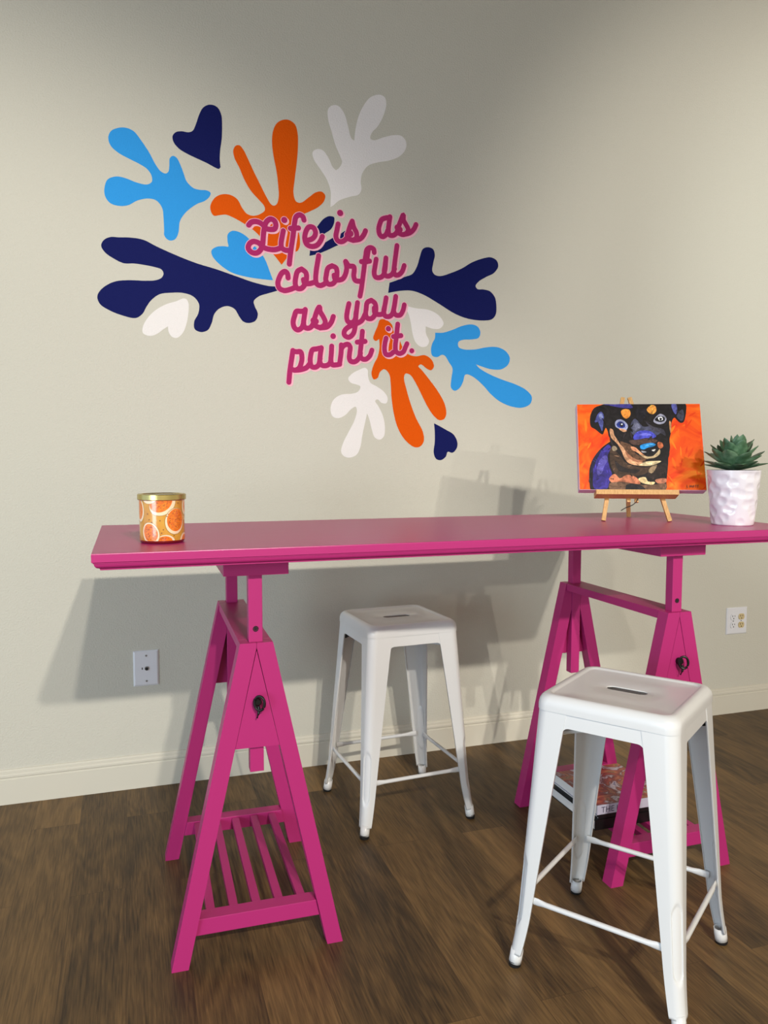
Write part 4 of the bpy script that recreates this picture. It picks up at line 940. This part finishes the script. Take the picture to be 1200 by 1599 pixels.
        v0 = [V(x, z, 0.0006) for x, z in outl]
        v1 = [V(x, z, 0.0022) for x, z in outl]
        bm.faces.new(v0); bm.faces.new(list(reversed(v1)))
        for i in range(len(v0)):
            j = (i + 1) % len(v0)
            bm.faces.new((v0[i], v1[i], v1[j], v0[j]))
        finish('apron', bm, WHITE_METAL, t)
        # foot rung
        zr = 0.170
        c = c_of(zr)
        e = c - w_of(zr) + 0.010
        y = -(c - 0.0075)
        xs = [-e, -e + 0.022, -e + 0.042, -0.05, 0.05, e - 0.042, e - 0.022, e]
        pts = [Mz @ Vector((x, y, zr)) for x in xs]
        fl = [(0.45, 1.45), (0.45, 1.45), (1, 1), (1, 1), (1, 1), (1, 1), (0.45, 1.45), (0.45, 1.45)]
        x_dir, _ = frame_of(pts[1] - pts[0])
        if abs(x_dir.z) > 0.5:
            fl = [(b, a) for a, b in fl]
        bm = bmesh.new()
        sweep(bm, pts, 0.0062, 12, flat=fl)
        finish('rung', bm, WHITE_METAL, t, smooth=True)
    # added dark plate, stands in for the shade under the hand slot
    bm = bmesh.new()
    box(bm, (-0.085, -0.075, H - 0.034), (0.085, 0.075, H - 0.032))
    finish('slot_shade_plate', bm, SLOT_SHADE, t)
    # ---- crossed rods under the seat
    for s in (1, -1):
        k = c_of(H - 0.09) - 0.012
        bm = bmesh.new()
        zz = H - 0.086 - (0.011 if s > 0 else 0)
        sweep(bm, [(-k, -s * k, zz), (k, s * k, zz)], 0.0055, 12)
        finish('cross_brace', bm, WHITE_METAL, t, smooth=True)
    return t


make_stool('white metal bar stool in front of the right trestle, nearest the camera', (1.1242, -1.3731, 0), R(-54), 0.664, 0.1637)
make_stool('white metal bar stool under the table, between the trestles by the wall', (0.8696, -0.4235, 0), R(4), 0.672, 0.161)

# ------------------------------------------------------------------ candle jar
def ang_to_cam(x, y):
    return math.atan2(-DIST - y, 0.0 - x)


CX, CY, CR = 0.0743, -1.0065, 0.0520
candle = thing('candle_jar', 'glass candle jar with orange fruit slice pattern and gold lid on the table', 'candle', (CX, CY, TZ))
ochre = material('ochre_label', srgb(200, 140, 44), 0.22, coat=0.6)
vary(ochre, [srgb(186, 122, 40), srgb(206, 146, 44), srgb(208, 158, 56)], 30, 3)
cream = material('cream_rind', srgb(240, 214, 178), 0.25, coat=0.6)
flesh = material('orange_flesh', srgb(226, 112, 14), 0.25, coat=0.6)
vary(flesh, [srgb(212, 96, 10), srgb(226, 114, 12), srgb(236, 136, 24)], 200, 2)
seedm = material('brown_seed', srgb(104, 44, 14), 0.3, coat=0.6)
gold = material('gold_lid', srgb(196, 178, 112), 0.27, metal=1.0)
olive = material('olive_outline', srgb(150, 112, 40), 0.3, coat=0.6)
base_red = material('dark_red_base', srgb(120, 28, 30), 0.25, coat=0.6)
JH = 0.103
bm = bmesh.new()
lathe(bm, [(0, 0.0), (CR - 0.007, 0.0), (CR - 0.003, 0.001), (CR - 0.0008, 0.0035), (CR, 0.007)], 96, mat=6)
lathe(bm, [(CR, 0.007), (CR, JH), (CR - 0.004, JH + 0.001), (0, JH + 0.001)], 96)
phi0 = ang_to_cam(CX, CY)


def decal(bm, s, z, rx, rz, rot, mat, lift, half=None):
    """An ellipse wrapped on the jar: s is arc length from the camera-facing line (right positive)."""
    rings = []
    NR, NA = 6, 30
    ca, sa = math.cos(rot), math.sin(rot)
    for i in range(NR + 1):
        f = i / NR
        ring = []
        for k in range(NA):
            a = 2 * math.pi * k / NA
            ex, ez = rx * f * math.cos(a), rz * f * math.sin(a)
            xx, zz = s + ex * ca - ez * sa, z + ex * sa + ez * ca
            zz = max(0.0072, min(JH - 0.0005, zz))
            ph = phi0 + xx / CR
            ring.append(bm.verts.new(((CR + lift) * math.cos(ph), (CR + lift) * math.sin(ph), zz)))
        rings.append(ring)
    for a, b in zip(rings, rings[1:]):
        for k in range(NA):
            j = (k + 1) % NA
            try:
                f = bm.faces.new((a[k], a[j], b[j], b[k]))
                f.material_index = mat
            except ValueError:
                pass


rnd = random.Random(4)


def px(x, y):
    v = max(-0.98, min(0.98, (x - 580) / 340.0))
    return math.asin(v) * CR, (910 - y) / 610.0 * JH


U = 610.0 / JH


def fruit(cx, cy, rx, rz, rot, off=(0, 0), rind=0.82, lift=0.0, seeds=46):
    s, z = px(cx, cy)
    rx, rz = rx / U, rz / U
    decal(bm, s, z, rx * 1.04, rz * 1.04, rot, 4, 0.00012 + lift)
    decal(bm, s, z, rx, rz, rot, 1, 0.00024 + lift)
    fx, fz = s + off[0] * 0.8 / U, z + off[1] * 0.8 / U
    decal(bm, fx, fz, rx * rind, rz * rind, rot, 2, 0.00036 + lift)
    for k in range(seeds):
        a = rnd.uniform(0, 6.28); q = math.sqrt(rnd.random()) * 0.8
        ex, ez = rx * rind * q * math.cos(a), rz * rind * q * math.sin(a)
        sx, sz = fx + ex * math.cos(rot) - ez * math.sin(rot), fz + ex * math.sin(rot) + ez * math.cos(rot)
        if 0.010 < sz < JH - 0.003:
            decal(bm, sx, sz, 0.0011, 0.0006, rnd.uniform(-1, 1), 3, 0.00048 + lift)


fruit(590, 355, 195, 150, 0.55, (-28, 26), 0.86)
fruit(775, 600, 150, 180, -0.15, (10, 22), 0.88, 0.0002)
fruit(405, 765, 125, 155, 0.35, (0, 8), 0.84, 0.0004)
fruit(630, 880, 130, 95, 0.0, (-16, 0), 0.84, 0.0001)
fruit(262, 445, 100, 165, 0.1, (-14, 10), 0.85, 0.0001, 10)
fruit(912, 390, 90, 130, -0.2, (24, 10), 0.84, 0.0001, 8)
fruit(390, 270, 115, 85, 0.0, (0, 40), 0.8, 0.0003, 4)
fruit(900, 890, 110, 120, 0.3, (20, 0), 0.82, 0.0001, 6)
for k in range(9):
    a = 0.62 + k * 0.32
    for sgn in (1,):
        s0 = CR * (math.pi * 0.55 + k * 0.30)
        zz = rnd.choice([0.025, 0.05, 0.08])
        decal(bm, s0, zz, 0.020, 0.024, rnd.uniform(-1, 1), 1, 0.0002 + 0.00001 * k)
        decal(bm, s0, zz + 0.001, 0.016, 0.020, 0, 2, 0.0004 + 0.00001 * k)
for x, y in ((370, 495), (390, 575), (430, 610), (548, 587), (595, 712), (570, 757), (815, 350), (770, 455), (815, 472), (710, 515), (650, 530), (672, 500), (750, 800)):
    s, z = px(x, y)
    decal(bm, s, z, 0.0014, 0.0012, 0.5, 3, 0.0005)
finish('jar', bm, [ochre, cream, flesh, seedm, olive, gold, base_red], candle, smooth=True)
bm = bmesh.new()
LR = 0.0560
lathe(bm, [(0, JH + 0.0105), (LR - 0.010, JH + 0.0105), (LR - 0.0085, JH + 0.0120), (LR - 0.002, JH + 0.0122), (LR, JH + 0.0108), (LR, JH - 0.0005), (LR - 0.0015, JH - 0.0018), (CR + 0.0012, JH - 0.0018), (CR + 0.0012, JH + 0.0015), (0, JH + 0.0015)], 96)
finish('lid', bm, gold, candle, smooth=True)

# ------------------------------------------------------------------ easel and painting
PB = Vector((1.3463, -0.80, 1.1134)); PTH, PTILT, PW, PH, PD = -0.4196, 0.3458, 0.3863, 0.2902, 0.036
U_ = Vector((math.cos(PTH), math.sin(PTH), 0))
H_ = Vector((-math.sin(PTH), math.cos(PTH), 0))
V_ = H_ * math.sin(PTILT) + Vector((0, 0, math.cos(PTILT)))
N_ = U_.cross(V_).normalized()           # out of the picture, towards the viewer
if N_.y > 0:
    N_ = -N_


def at(u, v, n=0.0):
    return PB + U_ * u + V_ * v + N_ * n


MP = Matrix(((U_.x, -N_.x, V_.x), (U_.y, -N_.y, V_.y), (U_.z, -N_.z, V_.z)))   # local x = u, y = into the picture, z = v
pine = material('pine_wood', srgb(206, 160, 98), 0.55)
vary(pine, [srgb(190, 142, 82), srgb(214, 170, 108)], 40, 3, (6, 6, 0.6))
canvas_edge = material('lavender_canvas_edge', srgb(222, 196, 210), 0.7)
orange_bg = material('orange_canvas_paint', srgb(240, 96, 16), 0.5, spec=0.2)
vary(orange_bg, [srgb(222, 48, 4), srgb(240, 92, 10), srgb(244, 132, 28)], 9, 5, (1, 1, 1), 2.2)

painting = thing('canvas_painting', 'canvas painting of a black and tan puppy on orange, standing on the easel', 'painting', PB)
painting.rotation_euler = MP.to_euler()
bm = bmesh.new()
box(bm, (0, 0.0, 0), (PW, PD, PH), 0.0015)
finish('canvas', bm, canvas_edge, painting)
mats = [orange_bg]
bm = bmesh.new()
v = [bm.verts.new((x, -0.0003, z)) for x, z in ((0.001, 0.001), (PW - 0.001, 0.001), (PW - 0.001, PH - 0.001), (0.001, PH - 0.001))]
bm.faces.new(v)
cache = {}
for i, (rgb, uvs) in enumerate(DOG_PATCHES):
    if rgb not in cache:
        mm = material('dog_paint', srgb(*rgb), 0.5, spec=0.2)
        k = 0.82
        vary(mm, [srgb(*[c * 0.72 for c in rgb]), srgb(*rgb), srgb(*[min(255, c * 1.12 + 8) for c in rgb])], 42, 3, None, 1.5)
        cache[rgb] = len(mats)
        mats.append(mm)
    pts = catmull([(0.001 + u * (PW - 0.002), 0.001 + vv * (PH - 0.002)) for u, vv in uvs], True, (), 3)
    y = -0.0005 - 0.00003 * i
    f = bm.faces.new([bm.verts.new((max(0.001, min(PW - 0.001, p.x)), y, max(0.001, min(PH - 0.001, p.y)))) for p in pts])
    f.material_index = cache[rgb]
# loose brush marks over each patch
rb = random.Random(3)


def brush(cx, cz, ln, wd, ang, mi, y):
    ca, sa = math.cos(ang), math.sin(ang)
    sh = [(-1, 0), (-0.6, 0.8), (0.1, 1.0), (0.8, 0.55), (1, -0.1), (0.5, -0.8), (-0.3, -0.9)]
    pts = []
    for x, z in sh:
        x = x * ln * rb.uniform(0.8, 1.15); z = z * wd * rb.uniform(0.7, 1.2)
        pts.append((max(0.001, min(PW - 0.001, cx + x * ca - z * sa)), max(0.001, min(PH - 0.001, cz + x * sa + z * ca))))
    f = bm.faces.new([bm.verts.new((x, y, z)) for x, z in pts])
    f.material_index = mi


tint = {}


def inside(p, poly):
    c = False
    for (x0, z0), (x1, z1) in zip(poly, poly[1:] + poly[:1]):
        if (z0 > p[1]) != (z1 > p[1]) and p[0] < (x1 - x0) * (p[1] - z0) / (z1 - z0) + x0:
            c = not c
    return c


def tinted(rgb, k):
    key = tuple(max(0, min(255, int(c * k + (10 if k > 1 else 0)))) for c in rgb)
    if key not in tint:
        tint[key] = len(mats)
        mats.append(material('dog_brush_paint', srgb(*key), 0.5, spec=0.2))
    return tint[key]


count = 0
for i, (rgb, uvs) in enumerate(DOG_PATCHES):
    xs = [u for u, _ in uvs]; zs = [w for _, w in uvs]
    area = (max(xs) - min(xs)) * (max(zs) - min(zs))
    if area < 0.006:
        continue
    for k in range(int(min(46, 4 + area * 160))):
        p = (rb.uniform(min(xs), max(xs)), rb.uniform(min(zs), max(zs)))
        if not inside(p, list(uvs)):
            continue
        # leave alone what later patches cover
        if any(inside(p, list(w)) for _, w in DOG_PATCHES[i + 1:]):
            continue
        count += 1
        kk = rb.choice((0.6, 0.8, 1.25, 1.5) if sum(rgb) > 150 else (0.6, 1.6, 2.0))
        sz = 0.35 + min(1.0, area * 3)
        brush(p[0] * PW, p[1] * PH, rb.uniform(0.006, 0.013) * sz, rb.uniform(0.0015, 0.0032) * sz, rb.uniform(0, 3.14), tinted(rgb, kk), -0.0021 - 0.000004 * count)
for k in range(70):
    p = (rb.random(), rb.random())
    if any(inside(p, list(w)) for _, w in DOG_PATCHES[:1]):
        continue
    col = rb.choice(((246, 124, 24), (242, 104, 14), (234, 70, 8), (226, 60, 4)))
    brush(p[0] * PW, p[1] * PH, rb.uniform(0.010, 0.024), rb.uniform(0.002, 0.005), rb.uniform(0.3, 2.2) if p[0] > 0.5 else rb.uniform(0.8, 1.8), tinted(col, 1.0), -0.00032 - 0.000001 * k)
ink = len(mats)
mats.append(material('signature_ink', srgb(60, 26, 12), 0.5))
sig = [((0, 0), (0, 1), (0.0, 0), (0.5, 0.1)), ((1.0, 0.4), (1.1, 0.4)), ((1.5, 0), (1.6, 0.9), (2.0, 0.3), (2.4, 0.9), (2.5, 0)), ((3.1, 0.1), (2.9, 0.5), (3.3, 0.9), (3.6, 0.5), (3.2, 0.05)), ((4.0, 0.9), (4.9, 0.95)), ((4.5, 0.9), (4.4, 0.0)), ((5.2, 0.9), (6.0, 0.95)), ((5.6, 0.9), (5.5, 0.0))]
for st in sig:
    for (x0, z0), (x1, z1) in zip(st, st[1:]):
        a = Vector((0.327 + x0 * 0.0058, 0.008 + z0 * 0.0085)); b = Vector((0.327 + x1 * 0.0058, 0.008 + z1 * 0.0085))
        d = (b - a)
        if d.length < 1e-5:
            continue
        d.normalize(); nn = Vector((-d.y, d.x)) * 0.0006
        f = bm.faces.new([bm.verts.new((p.x, -0.0032, p.y)) for p in (a - nn, b - nn, b + nn, a + nn)])
        f.material_index = ink
# face all the paint towards the room
for f in bm.faces:
    f.normal_update()
    if f.normal.y > 0:
        f.normal_flip()
me = bpy.data.meshes.new('painted_puppy')
bm.to_mesh(me); bm.free()
pp = bpy.data.objects.new('painted_puppy', me)
COL.objects.link(pp)
for m in mats:
    me.materials.append(m)
pp.parent = painting

easel = thing('tabletop_easel', 'small pine tripod easel on the table holding the puppy painting', 'easel', (at(PW / 2, 0).x, at(PW / 2, 0).y, TZ))
EO = Vector(easel.location)


def beam(bm, p0, p1, w, d, side):
    """Square stick from p0 to p1, width w along side, depth d across."""
    p0, p1 = Vector(p0) - EO, Vector(p1) - EO
    ax = (p1 - p0).normalized()
    s = (Vector(side) - ax * ax.dot(Vector(side))).normalized()
    t = ax.cross(s)
    vs = []
    for p in (p0, p1):
        vs.append([bm.verts.new(p + s * (a * w / 2) + t * (b * d / 2)) for a, b in ((-1, -1), (1, -1), (1, 1), (-1, 1))])
    bm.faces.new(vs[0]); bm.faces.new(list(reversed(vs[1])))
    for i in range(4):
        j = (i + 1) % 4
        bm.faces.new((vs[0][i], vs[1][i], vs[1][j], vs[0][j]))


def onto_table(p, q):
    """Point where the line p->q meets the table top."""
    k = (TZ + 0.002 - p.z) / (q.z - p.z)
    return p + (q - p) * k


nb = -PD - 0.0065
for u_top, u_low in ((0.156, 0.076), (0.177, 0.282)):
    top = at(u_top, PH + 0.040, nb)
    low = onto_table(top, at(u_low, -0.095, nb))
    bm = bmesh.new()
    beam(bm, low, top, 0.0125, 0.0105, U_)
    finish('front_leg', bm, pine, easel)
bm = bmesh.new()
beam(bm, at(0.050, -0.0095, -0.013), at(0.300, -0.0095, -0.013), 0.048, 0.0155, N_)
finish('ledge', bm, pine, easel)
bm = bmesh.new()
beam(bm, at(0.085, 0.150, nb - 0.011), at(0.252, 0.150, nb - 0.011), 0.014, 0.008, V_)
finish('cross_bar', bm, pine, easel)
bm = bmesh.new()
hinge = at(0.1665, PH - 0.02, nb - 0.012)
foot = Vector((1.602, -0.700, TZ + 0.002))
beam(bm, foot, hinge, 0.0125, 0.0105, U_)
finish('rear_leg', bm, pine, easel)
bm = bmesh.new()
for du in (0.158, 0.182):
    beam(bm, at(du, -0.028, nb), at(du, -0.0165, nb), 0.011, 0.010, U_)
finish('peg', bm, pine, easel)
bm = bmesh.new()
cpts = [at(0.185, -0.018, nb + 0.010), at(0.178, -0.030, nb + 0.012), at(0.165, -0.040, nb + 0.008), at(0.148, -0.046, nb + 0.002), at(0.135, -0.052, nb - 0.01)]
cpts = catmull([tuple(p - EO) for p in cpts], sub=5)
sweep(bm, cpts, 0.0013, 8)
finish('cord', bm, BLACK_RUBBER, easel, smooth=True)['label'] = 'black cord under the ledge'

# ------------------------------------------------------------------ potted succulent
PX, PY = 1.7297, -1.0342
plant = thing('potted_succulent', 'green succulent in a white faceted pot at the right end of the table', 'plant', (PX, PY, TZ))
ceramic = material('white_ceramic', srgb(230, 226, 232), 0.22, coat=0.5)
bm = bmesh.new()
rnd = random.Random(11)
N, M = 46, 15
PHH, RB, RTOP = 0.1640, 0.0585, 0.0755


def pot_r(z):
    t = z / PHH
    return RB + (RTOP - RB) * (t ** 0.8)


seeds = [(rnd.uniform(0, 2 * math.pi), rnd.uniform(0.004, PHH - 0.004)) for _ in range(100)]
rings = []
for i in range(61):
    z = PHH * i / 60
    ring = []
    for k in range(120):
        a = 2 * math.pi * k / 120
        # hammered facets: distance to nearest dent centre
        best = 9
        for sa, sz in seeds:
            da = (a - sa + math.pi) % (2 * math.pi) - math.pi
            dd = (da * 0.066) ** 2 + ((z - sz) * 1.05) ** 2
            best = min(best, dd)
        dent = 0.0034 - min(0.0034, best / 0.00021 * 0.0034)
        edge = min(1, (PHH - z) / 0.008, z / 0.006)
        r = pot_r(z) - dent * max(0, edge)
        if i == 0:
            r -= 0.002
        ring.append(bm.verts.new((r * math.cos(a), r * math.sin(a), z)))
    rings.append(ring)
inn = [[bm.verts.new(((RTOP - d) * math.cos(2 * math.pi * k / 120), (RTOP - d) * math.sin(2 * math.pi * k / 120), z)) for k in range(120)] for d, z in ((0.001, PHH + 0.0006), (0.004, PHH), (0.0055, PHH - 0.02))]
seq = rings + inn
for a, b in zip(seq, seq[1:]):
    for k in range(120):
        j = (k + 1) % 120
        bm.faces.new((a[k], a[j], b[j], b[k]))
bm.faces.new(list(reversed(rings[0])))
finish('pot', bm, ceramic, plant, smooth=True, angle=60)
soil = material('dark_soil', srgb(50, 40, 32), 0.9)
add_bump(soil, 300, 0.8, 0.003)
bm = bmesh.new()
lathe(bm, [(0, PHH - 0.008), (RTOP - 0.0048, PHH - 0.012)], 48)
finish('soil', bm, soil, plant)
green = material('succulent_green', srgb(78, 108, 74), 0.45)
vary(green, [srgb(56, 86, 56), srgb(84, 120, 88), srgb(126, 156, 124)], 34, 3)
bm = bmesh.new()


def leaf(bm, az, elev, length, width, z0, r0, curl):
    """A thick spoon-shaped pointed leaf."""
    n, m = 12, 10
    d = Vector((math.cos(az), math.sin(az), 0))
    side = Vector((-math.sin(az), math.cos(az), 0))
    rows = []
    p = Vector((0, 0, z0)) + d * r0
    e = elev
    for i in range(n + 1):
        t = i / n
        if t < 0.62:
            w = width * (0.36 + 0.64 * math.sin(math.pi / 2 * t / 0.62) ** 1.3)
        else:
            w = width * max(0.0, 1 - ((t - 0.62) / 0.38) ** 2.0) ** 0.8
        th = 0.0090 * (1 - 0.75 * t ** 2)
        tang = d * math.cos(e) + Vector((0, 0, 1)) * math.sin(e)
        nrm = side.cross(tang)
        if nrm.dot(Vector((0, 0, 1))) < 0:
            nrm = -nrm
        row = []
        for k in range(m):
            a = 2 * math.pi * k / m
            x = math.cos(a) * w * 0.5
            y = math.sin(a) * th * 0.5 + 0.20 * abs(math.cos(a)) ** 2 * w * 0.5
            row.append(bm.verts.new(p + side * x + nrm * y))
        rows.append(row)
        p = p + tang * (length / n)
        e += curl / n
    for a, b in zip(rows, rows[1:]):
        for k in range(m):
            j = (k + 1) % m
            bm.faces.new((a[k], a[j], b[j], b[k]))
    bm.faces.new(list(reversed(rows[0])))
    bm.faces.new(rows[-1])


rl = random.Random(7)
zb = PHH - 0.010
for ring_i, (count, elev, length, width, z0, r0) in enumerate(((9, 0.24, 0.084, 0.044, 0.012, 0.006), (9, 0.56, 0.092, 0.044, 0.014, 0.005), (7, 0.86, 0.098, 0.041, 0.016, 0.004), (5, 1.10, 0.106, 0.036, 0.018, 0.003), (3, 1.36, 0.104, 0.030, 0.020, 0.001))):
    for k in range(count):
        az = 2 * math.pi * (k + 0.5 * (ring_i % 2)) / count + rl.uniform(-0.15, 0.15)
        leaf(bm, az, elev + rl.uniform(-0.08, 0.08), length * rl.uniform(0.9, 1.08), width * rl.uniform(0.92, 1.08), zb + z0, r0, rl.uniform(-0.05, 0.2))
finish('rosette', bm, green, plant, smooth=True, angle=70)

# ------------------------------------------------------------------ books on the right trestle's shelf
def make_book(label, x0, x1, y0, y1, z, th, cover, spine, page_mat, cov=0.0016, rz=0.0, title=None):
    b = thing('book', label, 'book', ((x0 + x1) / 2, (y0 + y1) / 2, z), rz, 'books on the trestle shelf')
    hx, hy = (x1 - x0) / 2, (y1 - y0) / 2
    bm = bmesh.new()
    box(bm, (-hx, -hy, 0), (hx, hy, cov), mat=1)
    box(bm, (-hx, -hy, th - cov), (hx, hy, th), mat=0)
    box(bm, (-hx, -hy - 0.0012, 0), (hx, -hy + 0.001, th), mat=1)
    c = finish('cover', bm, [cover, spine], b)
    bm = bmesh.new()
    box(bm, (-hx + 0.002, -hy + 0.0012, cov), (hx - 0.002, hy - 0.002, th - cov))
    finish('pages', bm, page_mat, b)
    if title:
        cu = bpy.data.curves.new('spine_title', 'FONT')
        cu.body = title
        cu.size = th * 0.86
        cu.extrude = 0.0001
        to = bpy.data.objects.new('tmp_text', cu)
        COL.objects.link(to)
        bpy.context.view_layer.update()
        me = bpy.data.meshes.new_from_object(to.evaluated_get(bpy.context.evaluated_depsgraph_get()))
        bpy.data.objects.remove(to)
        o = bpy.data.objects.new('spine_title', me)
        COL.objects.link(o)
        me.materials.clear()
        me.materials.append(material('title_ink', srgb(70, 62, 88), 0.6))
        o.parent = c
        o.rotation_euler = (R(90), 0, 0)
        o.location = (-hx + 0.013, -hy - 0.0014, th * 0.2)
    return b


pages = material('book_pages', srgb(222, 220, 216), 0.8)
nt = pages.node_tree
add_bump(pages, 900, 0.6, 0.0006, 1.0, stretch=(0.02, 0.02, 3))
black_cover = material('black_book_cover', srgb(18, 17, 18), 0.35)
gray_cover = material('grey_magazine_cover', srgb(120, 126, 140), 0.4)
lilac_spine = material('lilac_spine', srgb(188, 186, 204), 0.45)
art = material('painted_cover', srgb(150, 70, 50), 0.32)
vary(art, [srgb(66, 62, 120), srgb(196, 186, 196), srgb(104, 26, 26), srgb(150, 52, 40), srgb(176, 104, 62), srgb(84, 76, 50), srgb(222, 206, 174)], 11, 6, (1, 1, 1), 2.4)
white_cover = material('white_magazine_cover', srgb(205, 208, 216), 0.4)
SZ = 0.1112
make_book('thick black-spined book at the bottom of the stack on the shelf', 1.292, 1.606, -1.003, -0.745, SZ, 0.031, black_cover, black_cover, pages, 0.002)
make_book('thin grey magazine lying on the thick black-spined book', 1.306, 1.560, -1.000, -0.752, SZ + 0.0312, 0.007, gray_cover, black_cover, pages, 0.0008)
make_book('thin dark magazine directly under the top book', 1.300, 1.556, -1.001, -0.750, SZ + 0.0384, 0.007, black_cover, black_cover, pages, 0.0008)
make_book('colorful art book with pale spine on top of the stack', 1.300, 1.548, -1.002, -0.748, SZ + 0.0456, 0.029, art, lilac_spine, pages, 0.0012, 0.0, 'THE L')
